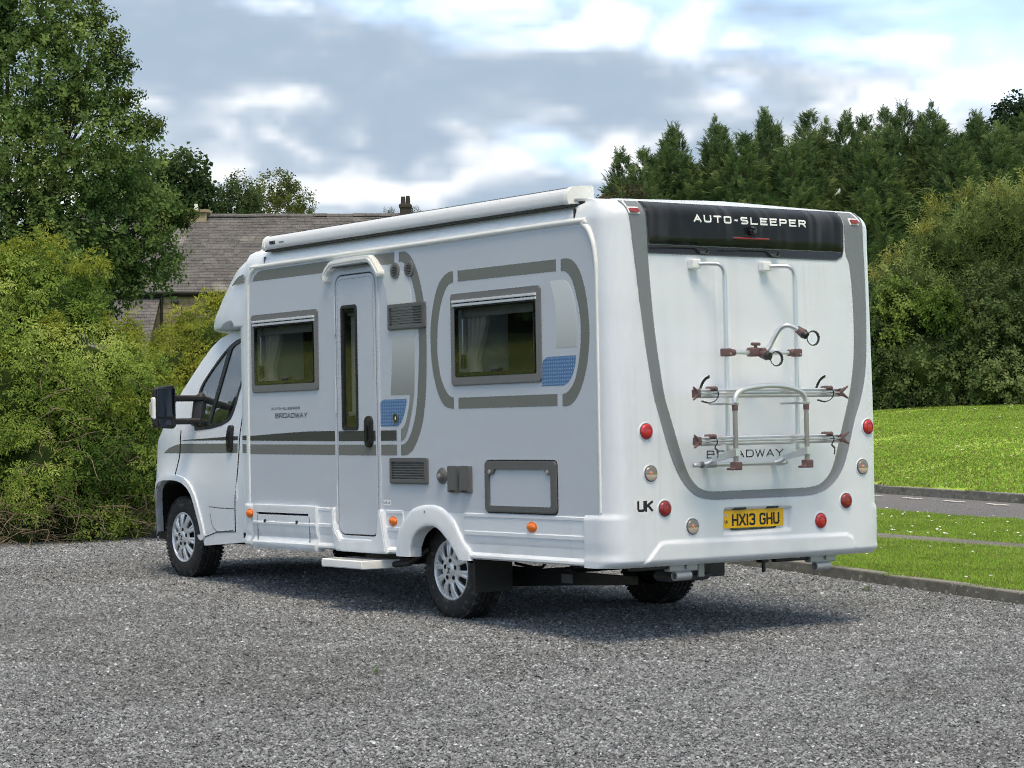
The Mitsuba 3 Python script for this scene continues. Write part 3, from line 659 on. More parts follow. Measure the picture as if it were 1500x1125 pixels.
# ---- habitation door
k = 'habitation_door'
DO = rect(2.658, 3.183, .512, 2.338, .075); DW = rect(2.905, 3.100, 1.255, 2.118, .02)
mh(k + '__frame', side(bevel(DO.buffer(.042).difference(DO.buffer(.010)), .011, .004)), 'silver_sheet')
mh(k + '__seal', side(extr(DO.buffer(.011).difference(DO.buffer(-.002)), .005)), 'black_plastic', False)
leaf = bevel(DO, .012, .005) - extr(DW, .1)
mh(k + '__leaf', side(leaf), 'silver_sheet')
groove = DO.buffer(-.022).difference(DO.buffer(-.0245)).difference(rect(2, 4, .4, 1.6))
mh(k + '__pressed_line', side(extr(groove, .0125)), 'mid_grey_plastic', False)
mh(k + '__window_frame', side(bevel(DW.buffer(.012).difference(DW.buffer(-.014)), .020, .005)), 'black_plastic')
V = trimesh.Trimesh([[-.006, 2.916, 1.266], [-.006, 3.09, 1.266], [-.006, 3.09, 2.108], [-.006, 2.916, 2.108]], [[0, 2, 1], [0, 3, 2]], process=False)
mh(k + '__window', V, 'window_glass', False)
mh(k + '__blind', tri(rbox(.02, .06, 2.93, 3.085, 2.055, 2.10, .01)), 'blind_cloth'); mh(k + '__blind_rail', tri(rbox(.02, .05, 2.93, 3.085, 1.345, 1.375, .006)), 'blind_cloth')
mh(k + '__curtain', tri(rbox(.05, .07, 3.015, 3.085, 1.37, 2.06, .008)), 'curtain_cloth')
for z0, z1 in ((.60, .86), (1.37, 1.63), (1.93, 2.20)): mh(k + '__hinge', tube([(-.016, 3.192, z0), (-.016, 3.192, z1)], .008, 10, 1), 'silver_sheet', True)
H = rect(2.700, 2.795, 1.122, 1.342, .045)
mh(k + '__handle', side(bevel(H, .040, .018) - extr(rect(2.722, 2.772, 1.17, 1.265, .022), .5).translate([0, 0, .018])), 'black_plastic')
mh(k + '__handle_grip', side(bevel(rect(2.735, 2.762, 1.16, 1.285, .010), .048, .008)), 'gloss_black')
film('habitation_door__band', [(3.168, 1.239), (2.672, 1.239), (2.672, 1.167), (3.168, 1.168)], 'dark_film', .0135, .001); film('habitation_door__band', [(3.168, 1.143), (2.670, 1.141), (2.670, 1.066), (3.168, 1.069)], 'grey_film', .0135, .001)
# cream canopy over the door
can = LineString(curve([(3.283, 2.325), (3.272, 2.37), (3.215, 2.412), (3.150, 2.430), (2.74, 2.436), (2.660, 2.418), (2.600, 2.365), (2.565, 2.325)], 8)).buffer(.027, cap_style='round')
mh('door_canopy', side(bevel(can, .055, .022)), 'cream_plastic', 40)
mh('door_canopy__light_slot', tri(rbox(-.062, -.02, 2.72, 3.14, 2.397, 2.410, .004)), 'ink_grey')

# ---- vents, flues, filler, sockets, hatch, markers
def vent(y0, y1, z0, z1, n=7):
    k = key('motorhome__fridge_vent'); P = lambda n_, m, b, s=30: put(k + '__' + n_, m, b, s, VM)
    o, i = rect(y0, y1, z0, z1, .014), rect(y0 + .026, y1 - .026, z0 + .028, z1 - .026, .004)
    P('frame', side(bevel(o, .024, .008) - extr(i, .1)), 'grey_plastic'); P('backing', side(extr(i, .003)), 'deep_black', False)
    h = (z1 - z0 - .054) / n
    for q in range(n):
        z = z0 + .028 + h * (q + .5); s = rbox(-.022, -.004, y0 + .024, y1 - .024, -h * .30, h * .06, .002)
        P('slat', tri(s.rotate([0, -24, 0]).translate([0, 0, z])), 'grey_plastic')


COUNT['motorhome__fridge_vent'] = -1
vent(2.018, 2.482, 1.924, 2.101); vent(2.022, 2.488, .874, 1.050)
COUNT['motorhome__flue_vent'] = -1
for cy, cz in ((2.393, 2.331), (2.216, 2.333)):
    k = key('motorhome__flue_vent'); P = lambda n_, m, b, s=30: put(k + '__' + n_, m, b, s, VM)
    c = Point(cy, cz); P('ring', side(bevel(c.buffer(.056).difference(c.buffer(.036)), .026, .012)), 'mid_grey_plastic', 40); P('backing', side(extr(c.buffer(.04), .006)), 'deep_black', False)
    for q in range(6):
        z = cz - .028 + q * .0112; L = math.sqrt(max(.036 ** 2 - (z - cz) ** 2, 0)); P('slat', tri(rbox(-.021, -.006, cy - L, cy + L, z - .0025, z + .0025, .001)), 'mid_grey_plastic')
k = 'water_filler'; c = Point(1.852, .931)
mh(k + '__flange', side(bevel(c.buffer(.055), .018, .01)), 'mid_grey_plastic', 40); mh(k + '__cap', side(bevel(c.buffer(.040), .034, .012)), 'grey_plastic', 40); mh(k + '__lock', side(bevel(c.buffer(.016), .042, .004)), 'galvanised', 40)
for y0, y1 in ((1.648, 1.763), (1.505, 1.624)):
    kk = key('motorhome__socket_cover'); put(kk + '__lid', side(bevel(rect(y0, y1, .824, .998, .008), .036, .014)), 'grey_plastic', 30, VM)
    put(kk + '__spring_clip', tri(rbox(-.045, -.01, y0 + .04, y1 - .04, .826, .842, .005)), 'black_plastic', 30, VM)
so, si = sm([(1.348, .704), (.580, .704), (.580, 1.031), (1.348, 1.031)], .03), sm([(1.300, .745), (.630, .745), (.630, .945), (.665, .945), (.69, .965), (.69, .980), (1.24, .980), (1.24, .965), (1.265, .945), (1.300, .945)], .012)
mh('service_hatch__frame', side(bevel(so, .020, .007) - extr(si, .1)), 'grey_plastic'); mh('service_hatch__panel', side(extr(si, .006)), 'silver_sheet', False)
mh('service_hatch__seal', side(extr(so.buffer(.008), .004)), 'black_plastic', False)
for yy in (1.287, .662): mh('service_hatch__lock', side(bevel(Point(yy, .962).buffer(.014), .026, .004)), 'galvanised', 40)
for yy, zz in ((4.467, .628), (2.475, .615), (.852, .616)):
    kk = key('motorhome__side_marker'); c = Point(0, 0).buffer(1, quad_segs=12); e = shapely.affinity.translate(shapely.affinity.scale(c, .055, .034), yy, zz)
    ox = -.022 if yy > 4 else 0.0; put(kk + '__base', side(bevel(e, .010, .004), ox), 'amber_lens', 30, VM)
    s = m3.Manifold.sphere(1, 28).scale([.018, .046, .027]).translate([-.010 + ox, yy, zz]); put(kk + '__lens', tri(s), 'amber_lens', 40, VM)
COUNT['motorhome__side_marker'] = 2
film('notice_sticker', [(2.602, .758), (2.505, .758), (2.505, .723), (2.602, .723)], 'ink_white', .005, .001)
film('notice_sticker__print', None, 'ink_blue', .0056, raw=unary_union([rect(2.515 + q * .012, 2.522 + q * .012, .734, .742 + .008 * (q % 3 == 0)) for q in range(7)]))
film('emblem__disc', None, 'emblem_green', .010, raw=Point(2.417, 1.320).buffer(.034)); film('emblem__rim', None, 'mid_grey_plastic', .012, raw=Point(2.417, 1.320).buffer(.036).difference(Point(2.417, 1.320).buffer(.031)))
flip = lambda g, y: shapely.affinity.scale(g, -1, 1, origin=(y, 0))
film('emblem__letter', None, 'ink_white', .011, raw=flip(letters('a', 2.409, 1.310, .016, .022, .005), 2.417))
film('side_lettering', None, 'ink_grey', .0045, raw=flip(letters('AUTO-SLEEPER', 3.726, 1.4045, .428, .019, .0042, .55), 3.94))
film('side_lettering', None, 'ink_black', .0045, raw=flip(letters('BROADWAY', 3.620, 1.343, .474, .036, .0065, .38), 3.857))

# ---- skirts
SK = [(-.004, .692), (-.012, .688), (-.012, .670), (-.006, .666), (-.006, .577), (-.012, .573), (-.012, .551), (-.006, .547), (-.004, .505), (.004, .480), (.014, .464), (.012, .450), (-.004, .434), (-.018, .418), (-.019, .404), (-.006, .393), (.03, .390), (.06, .41), (.06, .69)]


def skirt_piece(y0, y1, dx=0.0, prof=SK, top=None):
    m = extr(Polygon([(x + dx, z) for x, z in prof]), y1 - y0); V = tri(m); v = V.vertices; V.vertices = np.stack([v[:, 0], y0 + v[:, 2], v[:, 1]], 1)
    if V.volume < 0: V.invert()
    return man(V.vertices, V.faces)


ARCH_O = curve([(2.430, .380), (2.425, .42), (2.385, .56), (2.25, .685), (2.14, .722), (2.03, .735), (1.93, .730), (1.83, .705), (1.722, .637), (1.66, .565), (1.60, .50), (1.535, .448), (1.52, .380)], 6)
ARCH_I = curve([(2.236, .380), (2.225, .45), (2.17, .53), (2.086, .577), (1.982, .597), (1.89, .583), (1.80, .530), (1.705, .451), (1.645, .385)], 6)
archcut = cutx(Polygon(ARCH_O).buffer(-.02), -.2, .2)
mh('skirt', tri(skirt_piece(.20, 1.60) - archcut), 'white_gelcoat', 35); mh('skirt', tri(skirt_piece(2.35, 2.56) - archcut), 'white_gelcoat', 35)
mh('skirt', tri(skirt_piece(3.19, 3.50)), 'white_gelcoat', 35); mh('skirt', tri(skirt_piece(4.36, 4.56)), 'white_gelcoat', 35)
lock = [(-.03, .700), (-.034, .694), (-.034, .575), (-.040, .572), (-.040, .556), (-.034, .553), (-.030, .50), (-.016, .462), (-.022, .445), (-.044, .42), (-.044, .395), (-.03, .372), (.03, .366), (.05, .40), (.05, .70)]
lk = skirt_piece(3.475, 4.405, 0, lock); lk = lk - box(-.2, -.012, 3.58, 4.35, .626, .642)
mh('skirt_locker__cover', tri(lk), 'white_gelcoat', 35); mh('skirt_locker__slot', tri(box(-.014, .0, 3.58, 4.35, .62, .645)), 'deep_black', False)
mh('skirt_locker__edge_line', tri(box(-.0355, -.03, 3.56, 3.566, .40, .62) + box(-.0355, -.03, 4.33, 4.336, .40, .62)), 'mid_grey_plastic', False)
for yy in (4.213, 3.739): mh('skirt_locker__catch', side(bevel(Point(yy, .578).buffer(.013), .046, .005)), 'black_plastic', 40)
fair = [(-.02, .70), (-.026, .68), (-.026, .50), (-.020, .46), (-.034, .42), (-.034, .40), (-.015, .384), (.05, .38), (.05, .70)]
fp = skirt_piece(4.45, 4.80, 0, fair).refine_to_length(.03); V = tri(fp); v = V.vertices; v[:, 0] += .13 * ss(4.50, 4.82, v[:, 1]) ; z = v[:, 2]; v[:, 2] -= np.clip(z - .60, 0, 1) * 1.3 * ss(4.58, 4.80, v[:, 1]); V.vertices = v
mh('skirt_fairing', V, 'white_gelcoat', 40)
ds = sm([(3.27, .695), (3.215, .697), (3.206, .60), (3.19, .535), (3.13, .478), (2.72, .478), (2.655, .51), (2.632, .60), (2.628, .695), (2.588, .690), (2.55, .55), (2.515, .388), (3.19, .388), (3.245, .52)], .012)
V = tri(bevel(ds, .042, .016)); mh('door_surround', side(V), 'white_gelcoat', 40)
# rear wheel arch moulding
no = 60
O_ = np.array([LineString(ARCH_O).interpolate(t, normalized=True).coords[0] for t in np.linspace(0, 1, no)])
I_ = np.array([LineString(ARCH_I).interpolate(t, normalized=True).coords[0] for t in np.linspace(0, 1, no)])
rows = []
for s, x in ((0, .0), (0, -.012), (.05, -.022), (.2, -.026), (.5, -.033), (.8, -.037), (.95, -.037), (1.0, -.032), (1.03, -.022), (1.03, .06)):
    p = O_ + (I_ - O_) * s; rows.append(np.stack([np.full(no, x), p[:, 0], p[:, 1]], 1))
V = np.vstack(rows); i, j = np.meshgrid(np.arange(len(rows) - 1), np.arange(no - 1), indexing='ij'); q = np.stack([i * no + j, (i + 1) * no + j, (i + 1) * no + j + 1, i * no + j + 1], -1).reshape(-1, 4)
mh('rear_arch_moulding', trimesh.Trimesh(V, np.vstack([q[:, [0, 1, 2]], q[:, [0, 2, 3]]]), process=False), 'white_gelcoat', 45)
mh('rear_arch_moulding__screw', side(bevel(Point(2.035, .69).buffer(.007), .004, .002), -.035), 'mid_grey_plastic', 40)
for x0, x1 in ((.03, .50), (WID - .50, WID - .03)):
    mh('rear_wheel_well', tri(cyl((x0, YR, .30), (x1, YR, .30), .425, n=36) - cyl((x0 - .1 if x0 < 1 else x0 + .02, YR, .30), (x1 - .02 if x0 < 1 else x1 + .1, YR, .30), .415, n=36) - box(-1, 3, 1, 3, -.4, .36)), 'deep_black', False)
# ---- right flank skirt and underside
rs = box(WID - .05, WID + .01, .3, 4.5, .40, .69) - cyl((WID - .2, YR, .32), (WID + .2, YR, .32), .40, n=32)
mh('skirt', tri(rs), 'white_gelcoat', 35)
mh('floor', tri(box(.07, WID - .07, .06, 4.75, .43, .47) - box(-.1, .48, 1.55, 2.48, .3, .6) - box(WID - .48, WID + .1, 1.55, 2.48, .3, .6) + box(.25, WID - .25, 4.7, 6.7, .36, .42)), 'deep_black', False)
for x0 in (.57, 1.69):
    mh('chassis_rail', tri(rbox(x0, x0 + .05, 2.3, 4.9, .34, .432, .004)), 'black_plastic')
    if x0 < 1: mh('chassis_rail', tri(m3.Manifold.batch_hull([box(x0, x0 + .05, 2.0, 2.3, .16, .30), box(x0, x0 + .05, .58, .62, .235, .285)]) + box(x0, x0 + .05, 2.2, 2.5, .2, .43)), 'black_plastic')
    else: mh('chassis_rail', tri(rbox(x0, x0 + .05, .5, 2.4, .35, .432, .004)), 'black_plastic')
mh('axle_beam', tube([(.36, YR, .24), (1.95, YR, .24)], .022, 14, 1), 'black_plastic', True)
mh('rail_label', tri(box(.565, .5685, 1.20, 1.32, .215, .275)), 'mid_grey_plastic', False)
mh('exhaust_pipe', tube([(1.2, 4.5, .37), (1.15, 3.0, .37), (.92, 2.6, .38), (.86, 1.9, .40), (.80, 1.2, .38), (.72, .75, .37)], .024, 12, 6), 'worn_steel', True)
mh('fuel_tank', tri(rbox(.75, 1.55, 2.9, 4.0, .335, .44, .03)), 'black_plastic', 40)
mh('underbody_box', tri(rbox(.22, .50, 2.62, 3.22, .30, .43, .02)), 'black_plastic', 40)
mh('brake_line', tube([(.50, 1.75, .33), (.52, 1.5, .31), (.45, 1.3, .36), (.5, 1.05, .38)], .010, 8, 6), 'black_plastic', True)
mh('mud_flap', tri(rbox(.035, .34, 1.555, 1.572, .165, .43, .004)), 'black_plastic'); mh('mud_flap', tri(rbox(WID - .34, WID - .035, 1.555, 1.572, .165, .43, .004)), 'black_plastic')
mh('axle_bracket', tri(rbox(.58, .68, 1.16, 1.26, .30, .42, .02)), 'black_plastic', 40)
# entrance step
mh('entrance_step__tread', tri(rbox(-.16, .12, 2.62, 3.12, .318, .340, .006)), 'aluminium'); mh('entrance_step__frame', tri(rbox(-.185, .125, 2.60, 2.622, .285, .345, .006) + rbox(-.185, .125, 3.118, 3.14, .285, .345, .006) + rbox(-.19, -.162, 2.60, 3.14, .288, .345, .008)), 'white_plastic')
for q in range(9): mh('entrance_step__ridge', tri(box(-.16, .11, 2.645 + q * .056, 2.665 + q * .056, .3405, .344)), 'galvanised', False)
mh('entrance_step__arm', tri(m3.Manifold.batch_hull([m3.Manifold.sphere(.022, 12).translate(list(p)) for p in ((.08, 2.60, .31), (.10, 2.44, .325))]) + m3.Manifold.batch_hull([m3.Manifold.sphere(.022, 12).translate(list(p)) for p in ((.10, 2.44, .325), (.13, 2.26, .42))])), 'black_plastic', 40)

# ---- wheels
def wheel(cx, cy, cz, out):                              # out = -1 for the left side
    k = key('motorhome__wheel'); R = TYRE
    def P(n_, m, b, s=35):
        V = m.copy() if isinstance(m, trimesh.Trimesh) else tri(m)
        V.vertices = V.vertices * np.array([-out, 1, 1]) + np.array([cx, cy, cz])
        if out > 0: V.invert()
        put(k + '__' + n_, V, b, s, VM)
    w = .11
    prof = [(-w + .012, .205), (-w + .004, .215), (-w, .235), (-w - .004, .262), (-w + .002, .290), (-w + .012, .312), (-w + .016, .3155), (-w + .022, R - .010), (-w + .04, R - .002)]
    for q in range(4):
        x = -w + .055 + q * .040; prof += [(x - .004, R), (x - .003, R - .010), (x + .005, R - .010), (x + .006, R)]
    prof += [(w - .04, R - .002), (w - .022, R - .010), (w - .012, .312), (w - .002, .290), (w + .004, .262), (w, .235), (w - .012, .205), (w - .03, .20), (w - .03, .19)]
    ty = lathe_x(prof, 90); v = ty.vertices
    r = np.hypot(v[:, 1], v[:, 2]); flat = v[:, 2] < -(R - .012); v[flat, 2] = np.maximum(v[flat, 2], -(R - .004)); ty.vertices = v
    P('tyre', ty, 'tyre_rubber', 40)
    lugs = []
    for q in range(60):                                   # tread blocks at both shoulders
        a = q * 2 * np.pi / 60
        for sgn in (-1, 1):
            b = m3.Manifold.cube([.034, .020, .012], True).translate([sgn * (w - .030), 0, R - .005])
            lugs.append(tri(b.rotate([math.degrees(a) + 3 * (sgn > 0), 0, 0])))
    lugs = [l for l in lugs if l.vertices[:, 2].min() > -(R - .001)]
    P('tread_blocks', cat(lugs), 'tyre_rubber', False); labels[k + '__tread_blocks'] = {'kind': 'stuff'}
    # trim disc: hub, ten double spokes, rim
    rim = lathe_x([(-w + .020, .206), (-w + .006, .2045), (-w + .004, .199), (-w + .012, .192), (-w + .030, .186), (-w + .055, .184)], 72); P('rim', rim, 'wheel_silver', 50)
    P('brake_drum', lathe_x([(-w + .075, .0), (-w + .075, .17), (-w + .06, .186), (-w + .16, .186)], 40), 'wheel_dark', 30)
    sp = []
    for q in range(10):
        a = math.radians(q * 36 + 9)
        for da in (-.085, .085):
            pts = [(-w + .010, .088), (-w + .006, .115), (-w + .012, .15), (-w + .024, .191)]
            c0 = [(x, rr_ * math.cos(a + da * (.55 + .45 * (rr_ - .08) / .1)), rr_ * math.sin(a + da * (.55 + .45 * (rr_ - .08) / .1))) for x, rr_ in pts]
            s_ = [m3.Manifold.sphere(.0125 + .004 * u, 10).scale([.8, 1, 1]).translate(list(c)) for u, c in zip((0, .2, .6, 1), c0)]
            sp.append(tri(m3.Manifold.batch_boolean([m3.Manifold.batch_hull([s_[i], s_[i + 1]]) for i in range(3)], m3.OpType.Add)))
        c1 = [(-w + .020, .10 * math.cos(a), .10 * math.sin(a)), (-w + .028, .17 * math.cos(a), .17 * math.sin(a))]
        sp.append(tri(m3.Manifold.batch_hull([m3.Manifold.sphere(.012, 8).translate(list(c)) for c in c1])))
    for q in range(10): P('spoke', cat(sp[q * 3:q * 3 + 3]), 'wheel_silver', 50)
    hub = lathe_x([(-w + .016, .100), (-w + .004, .096), (-w + .001, .085), (-w + .004, .066), (-w + .0, .050), (-w - .008, .040), (-w - .012, .028), (-w - .012, .0)], 60); P('hub', hub, 'wheel_silver', 50)
    for q in range(5):
        a = math.radians(q * 72 + 90); c = (0, .062 * math.cos(a), .062 * math.sin(a)); P('bolt_recess', cyl((-w - .0005, c[1], c[2]), (-w + .02, c[1], c[2]), .0155, n=20), 'deep_black', 30)
    P('hub_emblem', cat([tube([(-w - .014, -.012, -.02), (-w - .014, .004, -.012), (-w - .014, -.006, .004), (-w - .014, .010, .016)], .0035, 6, 4), tube([(-w - .014, .004, -.012), (-w - .014, .016, -.02)], .003, 6, 1), tube([(-w - .014, -.006, .004), (-w - .014, -.018, .012)], .003, 6, 1)]), 'wheel_dark', True)


COUNT['motorhome__wheel'] = -1
wheel(.265, YR, HUB_R, -1); wheel(WID - .265, YR, HUB_R, 1); wheel(.325, YR + WB, HUB_F, -1); wheel(WID - .325, YR + WB, HUB_F, 1)

# ---- awning case along the roof edge
def prism_y(pts, y0, y1):
    V = tri(extr(Polygon(pts).buffer(0), y1 - y0)); v = V.vertices; V.vertices = np.stack([v[:, 0], y0 + v[:, 2], v[:, 1]], 1)
    if V.volume < 0: V.invert()
    return V


AWP = curve([(.16, 2.615), (.03, 2.603), (-.012, 2.606), (-.024, 2.618), (-.026, 2.64), (-.020, 2.672), (.0, 2.698), (.035, 2.712), (.16, 2.722)], 5) + [(.17, 2.715), (.17, 2.62)]
mh('awning__case', prism_y(AWP, .425, 4.17), 'awning_white', 35)
for a, b in ((.385, .428), (4.168, 4.21)): mh('awning__end_cap', prism_y(np.array(Polygon(AWP).buffer(.004).exterior.coords)[:-1], a, b), 'cream_plastic', 35)
mh('awning__lid_seam', prism_y([(.012, 2.7025), (.018, 2.7045), (.018, 2.712), (.012, 2.711)], .43, 4.165), 'ink_grey', False)
mh('awning__bracket', tri(rbox(.06, .16, .36, .44, 2.60, 2.625, .006)), 'black_plastic'); mh('awning__bracket', tri(rbox(.02, .12, .352, .40, 2.622, 2.64, .006)), 'galvanised'); mh('awning__gear', tri(rbox(-.028, .02, 4.206, 4.225, 2.612, 2.66, .008)), 'black_plastic')
mh('awning_seal', tri(rbox(-.012, .10, .38, 4.2, 2.592, 2.606, .004)), 'black_plastic')
film('awning__lettering', None, 'ink_black', .0295, raw=flip(letters('THULE', 4.015, 2.640, .085, .024, .0085, .28), 4.0575)); film('awning__lettering', None, 'mid_grey_plastic', .0285, raw=unary_union([rect(3.945 - q * .012, 3.953 - q * .012, 2.642, 2.652) for q in range(6)]))
# roof furniture seen only from the side
mh('roof_light', tri(rbox(.8, 1.5, 1.6, 2.3, 2.63, 2.69, .03)), 'white_plastic', 40)


# ---- rear face
def rfilm(name, g, bsdf, proud=.002, thick=.004, L=.05, s=False):
    mh(name, skin(g, yrear, proud, thick, L, 'y'), bsdf, s)


rib = P_OUT.difference(P_IN).intersection(Polygon([(0, 0), (2.22, 0), (2.22, 2.612), (0, 2.612)]))
rfilm('rear_ribbon', rib.buffer(-.006), 'ribbon_grey', .004, .008, .022, 35)
# black header panel: bulged upper part, glossy ledge under it
BT = P_BLK.intersection(Polygon([(0, 2.338), (3, 2.335), (3, 2.612), (0, 2.612)])).buffer(-.004); BL = P_BLK.buffer(-.004).intersection(Polygon([(0, 2.2), (3, 2.2), (3, 2.337), (0, 2.34)]))
bsurf = lambda x, z: yrear(x, z) - .016 * inside(BT, x, z, .035)
mh('header_panel__upper', skin(BT, bsurf, .004, .012, .025, 'y'), 'black_panel', 40)
mh('header_panel__ledge', skin(BL, yrear, .002, .008, .04, 'y'), 'gloss_black', 30)
mh('header_panel__edge_trim', skin(P_BLK.difference(P_BLK.buffer(-.006)).intersection(Polygon([(0, 2.2), (3, 2.2), (3, 2.6), (0, 2.6)])), yrear, .006, .01, .03, 'y'), 'ink_grey', 30)
mh('header_panel__lettering', skin(letters('AUTO-SLEEPER', .645, 2.487, .93, .046, .0105, .62), bsurf, .0055, .004, .04, 'y'), 'ink_white', False)
mh('header_panel__brake_light', tri(rbox(.962, 1.258, -.012, .01, 2.392, 2.405, .005)), 'dark_red_lens', 40); mh('header_panel__brake_light_housing', tri(rbox(.952, 1.268, -.008, .01, 2.388, 2.409, .005)), 'gloss_black')
mh('reversing_camera__body', tri(m3.Manifold.sphere(.030, 24).translate([1.112, -.016, 2.448])), 'gloss_black', 40); mh('reversing_camera__hood', tri(rbox(1.085, 1.11, -.055, -.0, 2.452, 2.470, .008)), 'gloss_black'); mh('reversing_camera__lens', tri(cyl((1.108, -.05, 2.440), (1.108, -.03, 2.443), .012)), 'ink_grey', 40)
for hx in (.70, 1.285):
    mh('window_hook', tube([(hx - .42, -.012, 2.318), (hx - .2, -.02, 2.326), (hx - .02, -.03, 2.328), (hx + .018, -.04, 2.318), (hx + .026, -.025, 2.300)], [.004] * 6 + [.005] * 6 + [.007] * 6 + [.009] * 7, 8, 6), 'gloss_black', True)
    mh('window_hook__foot', tri(rbox(hx + .0, hx + .05, -.02, .01, 2.293, 2.306, .004)), 'mid_grey_plastic')
# red marker lamps high on the ribbon
for x0, x1, z in ((.158, .224, 2.543), (1.988, 2.056, 2.542)):
    k = key('motorhome__high_marker'); P = lambda n_, m, b, s=30: put(k + '__' + n_, m, b, s, VM)
    ym = float(yrear((x0 + x1) / 2, z))
    P('base', skin(rect(x0 - .010, x1 + .010, z - .022, z + .022, .006), yrear, .006, .02, .04, 'y'), 'white_plastic'); P('lens', skin(rect(x0, x1, z - .013, z + .013, .008), yrear, .020, .03, .04, 'y'), 'dark_red_lens', 40)


# round lamps
def lamp(x, z, kind, r=.046):
    k = key('motorhome__round_lamp'); P = lambda n_, m, b, s=40: put(k + '__' + n_, m, b, s, VM)
    y = float(yrear(x, z)); e = .03; nx = (float(yrear(x + e, z)) - float(yrear(x - e, z))) / (2 * e)
    ang = math.degrees(math.atan(nx)) * .6                  # lamps sit a little less turned than the bodywork
    C = lambda m: (m if isinstance(m, m3.Manifold) else man(m.vertices, m.faces)).rotate([0, 0, ang]).translate([x, y, z])
    rot = lambda prof, n=40: C(tri(m3.Manifold.revolve(m3.CrossSection([np.array(prof)], m3.FillRule.EvenOdd), n)).apply_transform(trimesh.transformations.rotation_matrix(math.pi / 2, [1, 0, 0])))
    P('bezel', tri(rot([(r, .0), (r + .003, .004), (r + .009, .005), (r + .013, -.006), (r, -.02)])), 'white_gelcoat')
    P('gasket', tri(rot([(r - .001, -.01), (r - .001, .0065), (r + .0035, .0065), (r + .0035, -.01)])), 'ink_grey')
    if kind != 'clear':
        P('lens', tri(rot([(0, -.01), (r, -.01), (r, .008), (r * .9, .016), (r * .7, .020), (r * .35, .022), (0, .022)])), 'red_lens' if kind == 'red' else 'dark_red_lens')
        P('lens_ring', tri(rot([(r * .56, .0), (r * .60, .0), (r * .60, .0235), (r * .56, .0235)])), 'dark_red_lens')
        P('reflector_half', tri((rot([(0, 0), (r * .97, 0), (r * .97, .0105), (0, .0245)]) - box(x - .2, x + .2, y - .2, y + .2, z - .004, z + .2))), 'red_lens', False)
    else:
        P('lens', tri(rot([(0, -.01), (r, -.01), (r, .006), (r * .9, .013), (r * .7, .017), (r * .35, .019), (0, .019)])), 'smoke_lens')
        P('bright_half', tri((rot([(0, 0), (r * .93, 0), (r * .93, .0125), (r * .7, .0178), (r * .35, .0198), (0, .0198)]) - box(x - .2, x + .2, y - .2, y + .2, z - .006, z + .2))), 'peach_lens', 30)
        P('bulb', tri(C(m3.Manifold.sphere(1, 14).scale([.013, .006, .011]).translate([-.008, -.017, .004]))), 'orange_bulb')


COUNT['motorhome__round_lamp'] = -1
for x, z, kd in ((.235, 1.206, 'red'), (.266, .951, 'clear'), (.372, .736, 'deep'), (.588, .619, 'clear'), (2.085, 1.206, 'red'), (2.030, .947, 'clear'), (1.880, .733, 'deep'), (1.654, .613, 'red')): lamp(x, z, kd)
# number plate
k = 'number_plate'; Y0 = .022
ry = lambda g, y0, t: (lambda V: (setattr(V, 'vertices', np.stack([V.vertices[:, 0], y0 - V.vertices[:, 2], V.vertices[:, 1]], 1)), V)[1])(tri(extr(g, t)))
PLA = Polygon([(.851, .595), (1.352, .5935), (1.352, .7035), (.851, .705)]).buffer(-.006).buffer(.006)
mh(k + '__plate', ry(PLA, Y0, .005), 'plate_yellow', False)
mh(k + '__characters', ry(letters('HX13 GHU', .924, .607, .394, .074, .0130, .46, {'1': .10, ' ': .30, 'X': 1.08}), Y0 - .005, .001), 'ink_black', False)
mh(k + '__flag', ry(rect(.862, .890, .668, .684), Y0 - .005, .0006), 'ink_blue', False)
fl = unary_union([LineString([(.862, .668), (.890, .684)]).buffer(.0022), LineString([(.862, .684), (.890, .668)]).buffer(.0022), rect(.862, .890, .6735, .6785), rect(.8735, .8785, .668, .684)]).intersection(rect(.862, .890, .668, .684))
mh(k + '__flag', ry(fl, Y0 - .0056, .0004), 'ink_white', False); mh(k + '__flag', ry(unary_union([rect(.862, .890, .6748, .6772), rect(.8748, .8772, .668, .684)]), Y0 - .006, .0004), 'ink_red', False)
mh(k + '__country_letters', ry(letters('UK', .864, .625, .026, .019, .004, .3), Y0 - .005, .0006), 'ink_black', False)
mh(k + '__holder', ry(sm([(.905, .600), (1.305, .600), (1.285, .582), (.922, .582)], .003), Y0 + .003, .005), 'gloss_black', False)
mh(k + '__holder_print', ry(unary_union([rect(.935 + q * .0145, .945 + q * .0145, .5875, .5925) for q in range(23) if q not in (10, 16, 17)]), Y0 - .002, .0006), 'ink_grey' if False else 'mid_grey_plastic', False)
for x0 in (.93, 1.20): mh(k + '__lamp', tri(rbox(x0, x0 + .10, -.002, .03, .708, .722, .004)), 'black_plastic')
mh('country_sticker__disc', skin(shapely.affinity.scale(Point(.222, .754).buffer(1), .082, .062), yrear, .0012, .003, .04, 'y'), 'sticker_white', False)
mh('country_sticker__letters', skin(letters('UK', .160, .722, .122, .066, .0155, .28), yrear, .002, .003, .03, 'y'), 'ink_black', False)
mh('rear_lettering', skin(letters('BROADWAY', .727, 1.032, .632, .047, .0062, .42), yrear, .002, .004, .04, 'y'), 'ink_black', False)
bl = LineString(curve([(.189, .40), (.326, .534), (.371, .545), (1.0, .545), (1.87, .531), (1.93, .506), (1.962, .445), (1.948, .392)], 4)).buffer(.0015)
